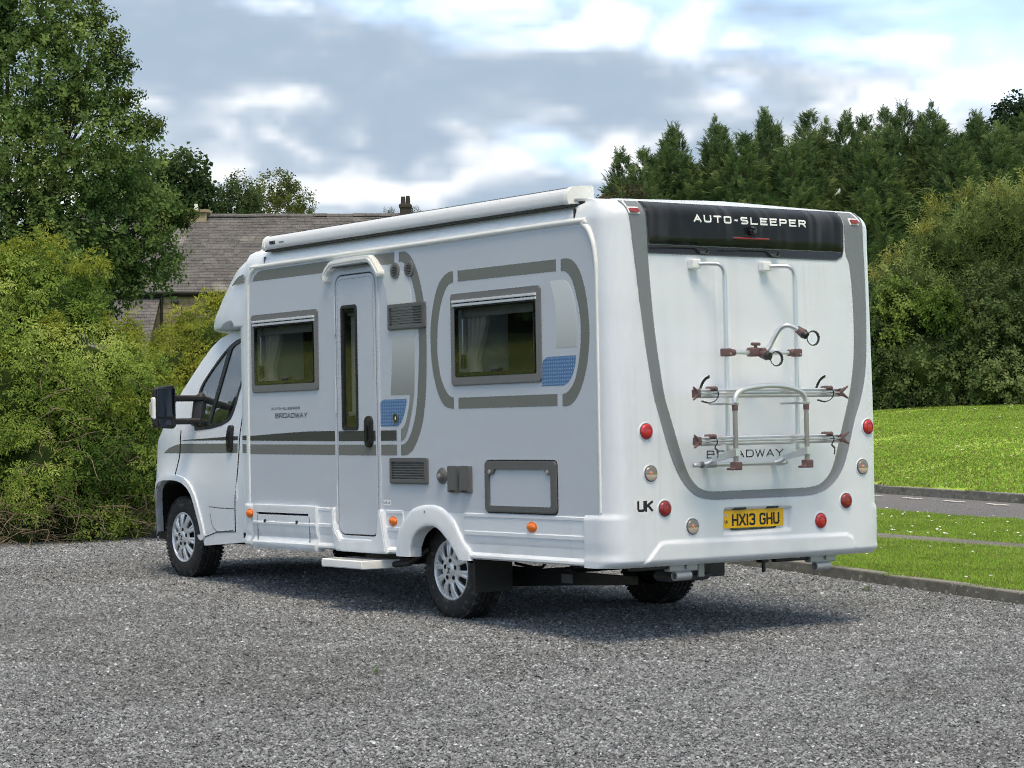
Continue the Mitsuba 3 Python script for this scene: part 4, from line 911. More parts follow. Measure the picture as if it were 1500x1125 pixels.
# corner steadies, tow points
def steady(x):
    k = key('motorhome__corner_steady'); P = lambda n_, m, b, s=30: put(k + '__' + n_, m, b, s, VM)
    P('bracket', tri(rbox(x, x + .225, .06, .12, .343, .400, .008)), 'galvanised'); P('leg', tri(rbox(x - .28, x + .02, .08, .13, .36, .40, .008)), 'black_plastic')
    P('bolt', tri(cyl((x + .13, .045, .37), (x + .13, .08, .37), .013, n=8)), 'worn_steel'); P('foot', tri(cyl((x + .04, .07, .318), (x + .16, .07, .318), .03, n=20) - cyl((x, .07, .318), (x + .2, .07, .318), .022, n=20)), 'galvanised', 40)


COUNT['motorhome__corner_steady'] = -1
steady(.455); steady(1.62)
mh('rear_hanger__strap', tri(rbox(.80, .85, .20, .22, .29, .41, .004)), 'galvanised'); mh('rear_hanger__box', tri(rbox(.66, .93, .22, .40, .30, .41, .02)), 'black_plastic', 40); mh('rear_hanger__skid', tri(rbox(.60, .95, .24, .42, .265, .33, .03)), 'ink_grey', 40)
mh('tow_bar', tri(rbox(.62, 1.62, .16, .20, .385, .415, .006) + rbox(1.24, 1.30, .10, .16, .36, .41, .006) + cyl((1.27, .12, .30), (1.27, .12, .40), .012)), 'black_plastic')

# ---- cycle rack
K = 'cycle_rack'; YP, YRAIL, YH = -.125, -.22, -.285
for x0 in (.628, 1.207):
    mh(K + '__wall_mount', tri(rbox(x0 - .028, x0 + .036, -.045, .012, 2.196, 2.256, .008)), 'white_plastic', 30)
    xt = x0 + .152
    mh(K + '__post', tube([(x0 + .02, -.035, 2.226), (x0 + .07, -.085, 2.226), (x0 + .115, -.118, 2.219), (xt - .008, YP, 2.185), (xt, YP, 2.12), (xt, YP, 1.9), (xt + .001, YP, 1.5), (xt, YP, 1.3), (xt, YP, 1.065)], .0145, 14, 6), 'aluminium', True)
    mh(K + '__clamp', tri(rbox(xt - .03, xt + .03, YP - .028, YP + .025, 1.655, 1.705, .008) + cyl((xt - .02 if x0 < 1 else xt - .065, YP, 1.68), (xt + .065 if x0 < 1 else xt + .02, YP, 1.68), .021)), 'maroon_plastic', 40)
    mh(K + '__clamp_bolt', tri(cyl((xt + .01, YP - .034, 1.672), (xt + .01, YP - .02, 1.672), .006, n=8)), 'galvanised')
mh(K + '__cross_bar', tube([(.78, YP, 1.68), (1.36, YP, 1.68)], .0135, 14, 1), 'aluminium', True)
# the long bike arm and the short one on the cross bar
arm = [(1.05, YP, 1.68), (1.08, -.135, 1.685), (1.105, -.15, 1.705), (1.125, -.167, 1.752), (1.14, -.184, 1.792), (1.155, -.201, 1.824), (1.169, -.219, 1.840), (1.190, -.236, 1.845), (1.226, -.253, 1.832), (1.252, -.268, 1.815)]
mh(K + '__bike_arm', tube(arm, .0150, 14, 6), 'aluminium', True)
def grip(c, dr_, K2, strap_r=.038):
    c = np.array(c, float); d = np.array(dr_, float); d /= np.linalg.norm(d)
    put(K2 + '__jaw', tri(cyl(c - d * .035, c + d * .02, .023, .030, 18)), 'maroon_plastic', 40, VM); put(K2 + '__pad', tri(cyl(c + d * .015, c + d * .045, .028, .023, 18)), 'black_plastic', 40, VM)
    q = c + d * .04 + np.array([.046, -.010, -.016]); a = np.linspace(0, 2 * np.pi, 25)
    ring = [(q[0] + strap_r * math.cos(t), q[1] - .012 * math.cos(t), q[2] + strap_r * 1.15 * math.sin(t)) for t in a]
    put(K2 + '__strap', tube(ring, .006, 4, 1, flat=(.009, .003)), 'black_plastic', 40, VM)


mh(K + '__arm_collar', tri(rbox(.965, 1.03, YP - .035, YP + .03, 1.655, 1.712, .012)), 'maroon_plastic', 40)
mh(K + '__arm_knob', tri(rbox(.968, 1.036, YP - .035, YP - .012, 1.722, 1.742, .006) + cyl((1.0, YP - .024, 1.69), (1.0, YP - .024, 1.73), .010)), 'maroon_plastic', 40)
mh(K + '__arm_collar', tri(rbox(1.035, 1.075, YP - .05, YP + .015, 1.665, 1.71, .012)), 'maroon_plastic', 40)
grip((1.050, -.175, 1.664), (.12, -.9, -.22), 'motorhome__' + key(K + '__frame_grip')); grip((1.264, -.280, 1.802), (.22, -.72, -.52), 'motorhome__' + key(K + '__frame_grip'))


def rail(z, k2):
    P = lambda n_, m, b, s=30: put('motorhome__' + k2 + '__' + n_ if False else 'motorhome__' + k2 + '_' + n_, m, b, s, VM)
    ch = Polygon([(-.030, -.026), (.030, -.026), (.034, -.018), (.036, .022), (.028, .026), (.020, .020), (.012, .006), (-.012, .006), (-.020, .020), (-.028, .026), (-.036, .022), (-.034, -.018)])
    V = tri(extr(ch, 1.14)); v = V.vertices; V.vertices = np.stack([.468 + v[:, 2], YRAIL + .0 - v[:, 1] * 1.0, z + v[:, 0] * .78], 1)
    if V.volume < 0: V.invert()
    P('channel', V, 'bright_aluminium'); P('ridge', tri(rbox(.47, 1.605, YRAIL - .036, YRAIL - .024, z - .006, z + .004, .003)), 'galvanised')
    for x, s in ((.468, -1), (1.608, 1)):
        tip = [m3.Manifold.batch_hull([m3.Manifold.cube([.02, .06, .05], True).translate([x + s * .012, YRAIL, z])]), m3.Manifold.batch_hull([m3.Manifold.sphere(.012, 10).translate([x + s * .01, YRAIL - .02, z + t_ * .004]) for t_ in (-1, 1)] + [m3.Manifold.sphere(.006, 10).translate([x + s * .062, YRAIL - .035, z + .036])]),
               m3.Manifold.batch_hull([m3.Manifold.sphere(.012, 10).translate([x + s * .01, YRAIL - .02, z + t_ * .004]) for t_ in (-1, 1)] + [m3.Manifold.sphere(.006, 10).translate([x + s * .062, YRAIL - .035, z - .036])])]
        P('end_cap', tri(m3.Manifold.batch_boolean(tip, m3.OpType.Add)), 'maroon_plastic', 40)


rail(1.428, K + '__upper_rail'); rail(1.140, K + '__lower_rail')
for x, z, up in ((.572, 1.428, 1), (1.520, 1.428, 1), (.556, 1.140, 0), (1.515, 1.140, 0)):
    mh(K + '__ratchet', tri(rbox(x - .026, x + .022, YRAIL - .045, YRAIL + .03, z + .012, z + .042, .010)), 'maroon_plastic', 40)
    mh(K + '__wheel_strap', tube([(x - .012, YRAIL - .035, z + .03), (x + .012, YRAIL - .05, z + .012), (x + .016, YRAIL - .050, z - .012), (x + .002, YRAIL - .046, z - .040)] + ([(x - .04, YRAIL - .03, z - .058), (x - .085, YRAIL - .01, z - .046)] if up else [(x + .012, YRAIL - .06, z - .06), (x + .004, YRAIL - .065, z - .10)]), .006, 4, 5, flat=(.011, .003)), 'black_plastic', 40)
    if up: mh(K + '__wheel_strap', tube([(x - .085, YRAIL + .0, z + .030), (x - .085, YRAIL - .02, z + .062), (x - .068, YRAIL - .03, z + .088), (x - .040, YRAIL - .035, z + .102)], .006, 4, 5, flat=(.009, .003)), 'black_plastic', 40)
hoop = [(.700, YH, 1.365), (.706, YH, 1.395), (.735, YH, 1.432), (.805, YH, 1.455), (.92, YH, 1.468), (1.01, YH, 1.471), (1.11, YH, 1.465), (1.225, YH, 1.440), (1.268, YH, 1.410), (1.282, YH, 1.380), (1.284, YH, 1.365)]
mh(K + '__hoop', tube(hoop, .0165, 14, 6), 'aluminium', True)
for x in (.703, 1.286):
    mh(K + '__hoop_leg', tube([(x, YH, 1.35), (x, YH, 1.0)], .0155, 14, 1), 'worn_steel', True)
    mh(K + '__leg_collar', tri(cyl((x, YH, 1.322), (x, YH, 1.356), .0185)), 'maroon_plastic', 40); mh(K + '__leg_bracket', tri(rbox(x - .055, x + .028, YH - .01, YP + .02, 1.358, 1.370, .004)), 'galvanised')
    mh(K + '__leg_foot', tri(rbox(x - .024, x + .026, YH - .03, YH + .03, .962, 1.012, .006) + rbox(x - .052, x + .0, YH - .02, YH + .03, .962, .976, .004)), 'maroon_plastic')
    mh(K + '__tie_plate', tri(m3.Manifold.batch_hull([m3.Manifold.cube([.036, .02, .045], True).translate([x, YH - .012, 1.07]), m3.Manifold.cube([.03, .02, .03], True).translate([x - .055, YP - .02, 1.03])])), 'aluminium')
    mh(K + '__tie_bend', tube([(x - .055, YP - .02, 1.03), (x - .075, YP, 1.005), (x - .11, YP + .03, .995), (x - .17, YP + .03, .993)], .013, 12, 5), 'aluminium', True)
mh(K + '__lower_bar', tube([(.600, YP + .03, .996), (1.245, YP + .03, .996)], .0165, 14, 1), 'aluminium', True)
mh(K + '__bar_end', tri(m3.Manifold.sphere(.021, 18).translate([.594, YP + .03, .996])), 'mid_grey_plastic', 40); mh(K + '__bar_sleeve', tri(cyl((1.205, YP + .03, .996), (1.262, YP + .03, .996), .021)), 'aluminium', 40); mh(K + '__bar_sleeve', tri(cyl((.635, YP + .03, .996), (.70, YP + .03, .996), .020)), 'galvanised', 40)
for x in (.70, 1.27): mh(K + '__lower_wall_bracket', tri(rbox(x - .02, x + .02, YP + .02, .03, .985, 1.007, .004)), 'galvanised')
# ================================================================ THE SETTING
RNG = np.random.default_rng(20240713)
KX = lambda y: 3.815 + .19 * y                           # foot of the gravel kerb
PN, PF = (lambda y: 7.05 - .01 * y), (lambda y: 7.44 + .0 * y)      # footpath edges
RN, RF = (lambda y: 9.70 + .085 * y), (lambda y: 12.1 + .155 * y)   # road edges
KW, KH = .125, .095


def zlawn(x, y):
    s = np.maximum(x - (RF(y) + .13), 0)
    q = np.minimum(s, 11.4); return .14 + .178 * q - .0078 * q * q + .012 * np.maximum(s - 11.4, 0) + .04 * (meshkit.noise(np.stack([x * .22, y * .22, x * 0], -1)) - .5)


def sheet(fx0, fx1, ys, fz, nx=2, jit=0):
    """a strip of ground between x = fx0(y) and x = fx1(y)"""
    t = np.linspace(0, 1, nx); Yg, Tg = np.meshgrid(ys, t, indexing='ij'); X = fx0(Yg) * (1 - Tg) + fx1(Yg) * Tg
    Z = fz(X, Yg) + np.zeros_like(X); V = np.stack([X, Yg, Z], -1).reshape(-1, 3); n = nx
    i, j = np.meshgrid(np.arange(len(ys) - 1), np.arange(nx - 1), indexing='ij'); q = np.stack([i * n + j, i * n + j + 1, (i + 1) * n + j + 1, (i + 1) * n + j], -1).reshape(-1, 4)
    return trimesh.Trimesh(V, np.vstack([q[:, [0, 1, 2]], q[:, [0, 2, 3]]]), process=False)


YS = np.arange(-14, 60.1, .5)
put('gravel_bed', sheet(lambda y: -10.6 + 0 * y, lambda y: KX(y) + .02, np.arange(-16, 13.1, .5), lambda x, y: -.004 + 0 * x, 20), 'gravel_bed_mat', True, kind='structure')
put('verge', sheet(lambda y: KX(y) + KW - .02, lambda y: PN(y) + .01, YS, lambda x, y: .080 + .0 * x, 16), 'turf', True, kind='structure')
put('verge', sheet(lambda y: PF(y) - .01, lambda y: RN(y) + .02, YS, lambda x, y: .080 + 0 * x, 16), 'turf', True, kind='structure')
put('footpath', sheet(lambda y: PN(y) - .03, lambda y: PF(y) + .03, YS, lambda x, y: .100 + 0 * x, 3), 'path_tarmac', True, kind='structure')
put('road', sheet(lambda y: RN(y) - .05, lambda y: RF(y) + .02, YS, lambda x, y: .030 + .02 * np.sin(np.pi * np.clip((x - RN(y)) / 2.6, 0, 1)), 8), 'asphalt', True, kind='structure')
put('lawn', sheet(lambda y: RF(y) + .12, lambda y: RF(y) + 60, YS, zlawn, 90), 'turf', True, kind='structure')
put('ground', sheet(lambda y: -260 + 0 * y, lambda y: 320 + 0 * y, np.linspace(-120, 700, 60), lambda x, y: -.06 + 0 * x, 50), 'turf', True, kind='structure')


def zbank(x, y):
    s = np.maximum(-10.4 - x, 0); return .02 + np.clip(s, 0, 17) * .172 + np.clip(s - 17, 0, 60) * .03


put('bank', sheet(lambda y: -60 + 0 * y, lambda y: -10.4 + 0 * y, np.arange(-20, 100, 1.5), zbank, 60), 'long_grass', True, kind='structure')
put('rough_ground', sheet(lambda y: -10.6 + 0 * y, lambda y: KX(y) + .1, np.arange(12.6, 30, .6), lambda x, y: .012 + 0 * x, 12), 'soil', True, kind='structure')

# kerb stones along the gravel, and along the far side of the road
def kerbstones(name, fx, y0, y1, w, h, z0, L, lean=.012):
    labels[name] = {'kind': 'structure'}
    y = y0
    while y < y1:
        d = np.array([fx(y + .1) - fx(y), .1]); d /= np.linalg.norm(d); n = np.array([d[1], -d[0]]); s = L + RNG.uniform(-.004, .004)
        m = rbox(0, w, .003, s - .003, z0 - .12, z0 + h, .012)
        m = m3.Manifold.batch_hull([m]) ; V = tri(m); v = V.vertices.copy(); v[:, 0] += lean * np.clip((v[:, 2] - z0) / h, 0, 1)
        v += RNG.normal(0, .0012, v.shape); a = fx(y); dz = RNG.uniform(-.005, .005); tw = RNG.uniform(-.006, .006)
        V.vertices = np.stack([a + v[:, 0] * n[0] + v[:, 1] * (d[0]), y + v[:, 0] * n[1] + v[:, 1] * d[1], v[:, 2] + dz + tw * v[:, 1]], 1)
        put(name + '__stone', V, 'kerb_concrete', 40); y += s * d[1]


kerbstones('gravel_kerb', KX, -3.4, 11.5, KW, KH, 0.0, .915)
kerbstones('road_kerb', RF, 5.5, 22, .13, .115, .03, .915)
labels['road_marking'] = {'kind': 'structure'}
for q in range(16):                                      # broken edge line
    y = 4.2 + q * .86; f = lambda yy: RF(yy) - .62; pts = [(f(y), y), (f(y + .42), y + .42), (f(y + .42) + .055, y + .42), (f(y) + .055, y)]
    put('road_marking__dash', trimesh.Trimesh([[a, b, .050] for a, b in pts], [[0, 2, 1], [0, 3, 2]], process=False), 'road_paint', False)

# ---- gravel: loose chippings (tiles of stones laid side by side)
def chip_tile(L, size, n, seed, lod):
    r = np.random.default_rng(seed)
    if lod == 0: base = trimesh.creation.icosahedron(); bv, bf = np.array(base.vertices), np.array(base.faces)
    else: bv = np.array([[1, 0, 0], [-1, 0, 0], [0, 1, 0], [0, -1, 0], [0, 0, 1], [0, 0, -1.0]]); bf = np.array([[0, 2, 4], [2, 1, 4], [1, 3, 4], [3, 0, 4], [2, 0, 5], [1, 2, 5], [3, 1, 5], [0, 3, 5]][:8 if lod == 1 else 4])
    s = size * np.exp(r.normal(0, .34, n)); s = np.clip(s, size * .5, size * 2.1)
    sc = np.stack([s, s * r.uniform(.6, 1.0, n), s * r.uniform(.38, .75, n)], 1) * (.5 if lod == 0 else .56)
    V = bv[None] * (1 + r.normal(0, .16, (n, len(bv), 1))) * sc[:, None]
    a, t = r.uniform(0, 6.283, n), r.normal(0, .35, n)
    x, z = V[..., 0] * np.cos(t)[:, None] - V[..., 2] * np.sin(t)[:, None], V[..., 0] * np.sin(t)[:, None] + V[..., 2] * np.cos(t)[:, None]
    X = x * np.cos(a)[:, None] - V[..., 1] * np.sin(a)[:, None]; Y = x * np.sin(a)[:, None] + V[..., 1] * np.cos(a)[:, None]
    px, py = r.uniform(0, L, n), r.uniform(0, L, n); pz = r.uniform(.0, .006, n) + s * .12
    P = np.stack([X + px[:, None], Y + py[:, None], z + pz[:, None]], -1)
    tone = np.clip(np.exp(r.normal(-1.66, .42, n)), .05, .62); hue = r.random(n); uv = np.stack([tone, hue], 1)
    F = (bf[None] + (np.arange(n) * len(bv))[:, None, None]).reshape(-1, 3)
    P, C = P.reshape(-1, 3)[F].reshape(-1, 3), np.repeat(uv, len(bv), 0)[F].reshape(-1, 3 - 1)      # flat facets: every triangle has its own corners
    return (P, np.arange(len(P)).reshape(-1, 3)), C


def c_chip(p, n, uv):                                    # each stone's own tone (uv), dusted and worn in broad patches
    f, g = fbm(p.x * .42 + 3, p.y * .42, 1.0, 3), fbm(p.x * 1.7, p.y * 1.7, 6.0, 3)
    dust = smoothstep(.46, .66, f * .65 + g * .35)
    t = uv.x * dr.lerp(1.14, .95, dust)
    c = mix((.95, 1.0, 1.05), (.965, 1.0, 1.015), dust * .5 + smoothstep(.93, .97, uv.y) * .6)
    return c * (t * dr.lerp(1.0, .88, smoothstep(.5, .75, fbm(p.x * 5, p.y * 5, 2.0, 2))))


scene['stone_chip'] = two({'type': 'diffuse', 'reflectance': proc(c_chip)})
TL_ = 1.5
GT = []
for q in range(3):
    for lod, size, n in ((1, .0128, 23000), (2, .0138, 19000), (3, .016, 13500)):
        m, c = chip_tile(TL_, size, n, 100 + q, lod)
        scene['chippings_%d_%d' % (lod, q)] = {'type': 'shapegroup', 'stones': mikit.ply(m, 'stone_chip', False, uv=c)}
labels['gravel'] = {'label': 'grey stone chippings covering the whole yard under and around the motorhome', 'category': 'gravel', 'kind': 'stuff'}
ng = 0; PR = np.random.default_rng(5)
for ix in range(-7, 5):
    for iy in range(-7, 10):
        x, y = ix * TL_, iy * TL_; c = np.array([x + TL_ / 2, y + TL_ / 2, 0]) - CAM; f_ = c @ FW; s_ = c @ RT0
        if x > KX(y) - .35 or f_ < 6.6 or abs(s_) > f_ * .229 + 1.5 or f_ > 26: continue
        far = 1 if f_ < 12 else 2 if f_ < 17 else 3; rot = PR.integers(4) * 90; ng += 1
        M = T().translate([x + TL_ / 2, y + TL_ / 2, 0]).rotate([0, 0, 1], float(rot)).translate([-TL_ / 2, -TL_ / 2, 0])
        scene['gravel__%03d' % ng] = {'type': 'instance', 'to_world': M, 'group': {'type': 'ref', 'id': 'chippings_%d_%d' % (int(far), PR.integers(3))}}


# chippings piled against the kerb, cut to its line
def chips_at(px, py, size, seed):
    r = np.random.default_rng(seed); n = len(px); (P, F), c = chip_tile(1, size, n, seed, 1); P = P.reshape(n, -1, 3); ctr = P.mean(1)
    P[..., 0] += (px - ctr[:, 0])[:, None]; P[..., 1] += (py - ctr[:, 1])[:, None]; return (P.reshape(-1, 3), F), c


yy = RNG.uniform(-4, 12, 52000); xx = KX(yy) - RNG.uniform(0.0, 2.0, len(yy)); m, c = chips_at(xx, yy, .0145, 77)
ng += 1; scene['gravel__%03d' % ng] = mikit.ply(m, 'stone_chip', False, uv=c)

# ---- grass
def blade_tile(L, n, h, w, seed, cols):
    r = np.random.default_rng(seed); x, y = r.uniform(0, L, n), r.uniform(0, L, n); cl = meshkit.fbm(np.stack([x * 2.2, y * 2.2, x * 0 + seed], -1), 3)
    hh = h * (.45 + 1.1 * cl) * r.uniform(.6, 1.35, n); a = r.uniform(0, 6.283, n); lean = r.normal(0, .45, n) * hh; la = r.uniform(0, 6.283, n); ww = w * r.uniform(.7, 1.3, n)
    b0 = np.stack([x - np.cos(a) * ww, y - np.sin(a) * ww, 0 * x], 1); b1 = np.stack([x + np.cos(a) * ww, y + np.sin(a) * ww, 0 * x], 1)
    mid = np.stack([x + np.cos(la) * lean * .35, y + np.sin(la) * lean * .35, hh * .6], 1); tip = np.stack([x + np.cos(la) * lean, y + np.sin(la) * lean, hh], 1)
    m0, m1 = mid + (b0 - b1) * .33, mid + (b1 - b0) * .33
    V = np.stack([b0, b1, m1, m0, tip], 1).reshape(-1, 3); k = (np.arange(n) * 5)[:, None]; F = np.vstack([k + [0, 1, 2], k + [0, 2, 3], k + [3, 2, 4]])
    c = np.array(cols)[r.integers(0, len(cols), n)] * r.uniform(.75, 1.3, (n, 1)) * (.8 + .5 * cl[:, None])
    return (V, F), np.repeat(np.clip(c, 0.005, .6), 5, 0)


GC = [(.25, .40, .06), (.31, .45, .08), (.21, .355, .055), (.36, .46, .12), (.285, .43, .07)]
for q in range(2):
    for nm, n, h, w in (('near', 7000, .026, .0036), ('far', 5200, .030, .0055)):
        m, c = blade_tile(1.0, n, h, w, 300 + q, GC + [(.20, .18, .07)]); scene['turf_%s_%d' % (nm, q)] = {'type': 'shapegroup', 'blades': mikit.ply(m, 'grass_blade', False, color=c)}
labels['verge_grass'] = {'label': 'mown bright green grass on the two strips beside the footpath', 'category': 'grass', 'kind': 'stuff'}
labels['lawn_grass'] = {'label': 'rough mown grass on the sloping lawn beyond the road', 'category': 'grass', 'kind': 'stuff'}
na = {'verge_grass': 0, 'lawn_grass': 0}


def lay(name, kind, x, y, zf, S=1.0):
    c = np.array([x + S / 2, y + S / 2, 0]) - CAM; f_ = c @ FW; s_ = c @ RT0
    if s_ < f_ * .06 - 1.0 or s_ > f_ * .229 + 1.6: return
    z0, zx, zy = zf(x, y), (zf(x + S, y) - zf(x, y)) / S, (zf(x, y + S) - zf(x, y)) / S; rot = int(PR.integers(4)) * 90
    M = np.eye(4); M[2, 0], M[2, 1], M[2, 3] = zx, zy, z0 - zx * x - zy * y
    M2 = T(M.tolist()) @ T().translate([x + S / 2, y + S / 2, 0]).rotate([0, 0, 1], float(rot)).translate([-.5 * S, -.5 * S, 0]).scale([S, S, 1.0])
    na[name] += 1; scene['%s__%03d' % (name, na[name])] = {'type': 'instance', 'to_world': M2, 'group': {'type': 'ref', 'id': 'turf_%s_%d' % (kind, PR.integers(2))}}


def in_strip(x, y, f0, f1, tol): return x > f0(y + .5) - tol and x + 1 < f1(y + .5) + tol


for y in range(-6, 16):
    x = KX(y + .5) + KW - .03
    while x < PN(y) - .45: lay('verge_grass', 'near', x, y, lambda a, b: .080 + 0 * a); x += min(1.0, max(PN(y) + .05 - 1.0 - x, .2)) if x + 1 < PN(y) + .04 else 9
for y in range(-6, 24):
    x = PF(y + .5) - .02
    while x < RN(y) - .4: lay('verge_grass', 'near', x, y, lambda a, b: .080 + 0 * a); x += min(1.0, max(RN(y) + .04 - 1.0 - x, .2)) if x + 1 < RN(y) + .03 else 9
for y in range(2, 46, 2):
    for q in range(8): lay('lawn_grass', 'far', RF(y + 1) + .14 + q * 2, y, lambda a, b: float(zlawn(np.array(a * 1.0), np.array(b * 1.0))), 2.0)
# daisies and clover heads
def daisies(n, fx0, fx1, y0, y1, zf, seed, r0):
    r = np.random.default_rng(seed); V, F = [], []
    for q in range(n):
        y = r.uniform(y0, y1); t = r.random() ** 1.2; x = fx0(y) + (fx1(y) - fx0(y)) * t; z = float(zf(np.array(x), np.array(y))) + r.uniform(.025, .045); s = r0 * r.uniform(.7, 1.3); a = r.uniform(0, 6.28)
        k = len(V); V += [[x + s * math.cos(a + i * 1.047), y + s * math.sin(a + i * 1.047), z + r.uniform(-.004, .006)] for i in range(6)] + [[x, y, z + .008], [x, y, z - .006]]
        F += [[k + 6, k + i, k + (i + 1) % 6] for i in range(6)] + [[k + 7, k + (i + 1) % 6, k + i] for i in range(6)]
    return trimesh.Trimesh(V, F, process=False)


D1 = daisies(170, lambda y: PF(y) + .1, lambda y: RN(y) - .02, 0, 16, lambda x, y: .087, 61, .014); D2 = daisies(36, lambda y: KX(y) + .3, lambda y: PN(y) - .1, -2, 12, lambda x, y: .085, 62, .011); D3 = daisies(120, lambda y: RF(y) + .3, lambda y: RF(y) + 11, 4, 30, zlawn, 63, .022)
put('daisies', cat([D1, D2, D3]), 'petal_white', False, label='tiny white daisy and clover heads dotted through the grass', cat='flowers', kind='stuff')

# ---- foliage builders ---------------------------------------------------------------------------------------------------------
def frame(d, up=None, r=None):
    """orthonormal frames with z along d (n, 3)"""
    d = d / (np.linalg.norm(d, axis=1, keepdims=True) + 1e-9); ref = np.where(np.abs(d[:, 2:]) < .95, [[0, 0, 1.0]], [[1.0, 0, 0]])
    x = np.cross(ref, d); x /= np.linalg.norm(x, axis=1, keepdims=True); y = np.cross(d, x)
    if r is not None:
        a = r[:, None]; x, y = x * np.cos(a) + y * np.sin(a), -x * np.sin(a) + y * np.cos(a)
    return x, y, d


def leaf_template(kind):
    """(vertices, faces, shade) of a small spray growing along +z"""
    V, F, S = [], [], []

    def leaf(p, d, n, L, W, fold=.18, s=1.0):
        p, d, n = np.array(p, float), np.array(d, float), np.array(n, float); d /= np.linalg.norm(d); w = np.cross(d, n); w /= np.linalg.norm(w); n = np.cross(w, d); k = len(V)
        V.extend([p, p + d * L * .45 + w * W / 2 + n * W * fold, p + d * L - n * L * .10, p + d * L * .45 - w * W / 2 + n * W * fold]); F.extend([[k, k + 1, k + 2], [k, k + 2, k + 3]]); S.extend([s * .85, s, s * 1.08, s])
    rr = np.random.default_rng({'elder': 1, 'small': 2, 'round': 3, 'willow': 4}[kind])
    if kind == 'elder':                                    # pinnate leaf, seven pointed leaflets, arching
        for st in range(3):
            a = st * 2.1 + rr.uniform(0, .5); o = np.array([math.cos(a), math.sin(a), 0]); base = np.array([0, 0, .10 * st])
            for q in range(3):
                t = .30 + q * .30; ax = base + o * t * .62 + np.array([0, 0, t * .42 - t * t * .30]); tang = o + np.array([0, 0, .55 - t * .9])
                if q == 2: leaf(ax, tang, [0, 0, 1], .30, .115)
                else:
                    sd = np.cross(o, [0, 0, 1])
                    for s in (-1, 1): leaf(ax, tang * .55 + sd * s + np.array([0, 0, -.15]), [0, 0, 1], .28, .105)
        for a in (0.3, 3.4): leaf([0, 0, .3], [math.cos(a) * .5, math.sin(a) * .5, 1], [math.cos(a), math.sin(a), -.4], .36, .125, s=1.12)
    elif kind == 'small':
        for q in range(9):
            a = q * 2.4; t = q / 9; d = [math.cos(a), math.sin(a), .35 + rr.uniform(-.5, .5)]; leaf(np.array([0, 0, t]) + np.array(d) * .05, d, [rr.normal() * .5, rr.normal() * .5, 1], .36, .25, s=rr.uniform(.85, 1.15))
    elif kind == 'round':
        for q in range(7):
            a = q * 2.4; t = q / 7; d = [math.cos(a), math.sin(a), .1 + rr.uniform(-.5, .4)]; leaf(np.array([0, 0, t * .8]) + np.array(d) * .12, d, [rr.normal() * .5, rr.normal() * .5, 1], .50, .44, s=rr.uniform(.85, 1.15))
    else:
        for q in range(10):
            a = q * 2.4; t = q / 10; d = [math.cos(a), math.sin(a), .9 + rr.uniform(-.4, .4)]; leaf(np.array([0, 0, t]), d, [rr.normal() * .4, rr.normal() * .4, 1], .34, .09, s=rr.uniform(.85, 1.15))
    return np.array(V), np.array(F), np.array(S)


def sprays(P, Dv, size, cols, kind, rng, droop=0.0):
    V, F, S = leaf_template(kind); n = len(P); x, y, z = frame(Dv, r=rng.uniform(0, 6.283, n)); s = size * np.exp(rng.normal(0, .22, n))
    W = P[:, None] + s[:, None, None] * (V[None, :, :1] * x[:, None] + V[None, :, 1:2] * y[:, None] + V[None, :, 2:] * z[:, None])
    W[..., 2] -= droop * s[:, None] * (V[None, :, 0] ** 2 + V[None, :, 1] ** 2)
    c = cols[:, None] * S[None, :, None] * rng.uniform(.88, 1.12, (n, len(V), 1))
    FF = (F[None] + (np.arange(n) * len(V))[:, None, None]).reshape(-1, 3)
    return (W.reshape(-1, 3), FF), np.clip(c.reshape(-1, 3), .004, .6)


def blob_points(blobs, n, rng, shell=.45, lump=.35, seed=0, freq=1.6):
    """points and outward directions spread over lumpy ellipsoids (x, y, z, rx, ry, rz), thickest near the outside; points buried in another blob are thinned"""
    B = np.array(blobs, float); vol = (B[:, 3] * B[:, 4] + B[:, 3] * B[:, 5] + B[:, 4] * B[:, 5]); which = rng.choice(len(B), n, p=vol / vol.sum())
    d = rng.normal(size=(n, 3)); d /= np.linalg.norm(d, axis=1, keepdims=True); b = B[which]
    lum = 1 + lump * (meshkit.fbm(d * freq * 1.5 + which[:, None] * 3.7 + seed, 3) - .5) * 2
    r = (1 - shell * rng.random(n) ** 1.6) * lum
    P = b[:, :3] + d * b[:, 3:] * r[:, None]
    deep = np.zeros(n)
    for q, e in enumerate(B):
        k = np.linalg.norm((P - e[:3]) / e[3:], axis=1); deep = np.maximum(deep, np.where(which != q, 1 - k, 0))
    keep = deep < .35
    nrm = d / b[:, 3:]; nrm /= np.linalg.norm(nrm, axis=1, keepdims=True)
    return P[keep], nrm[keep], r[keep]


def clump_noise(P, f, seed): return meshkit.fbm(P * f + seed * 7.7, 3, seed)


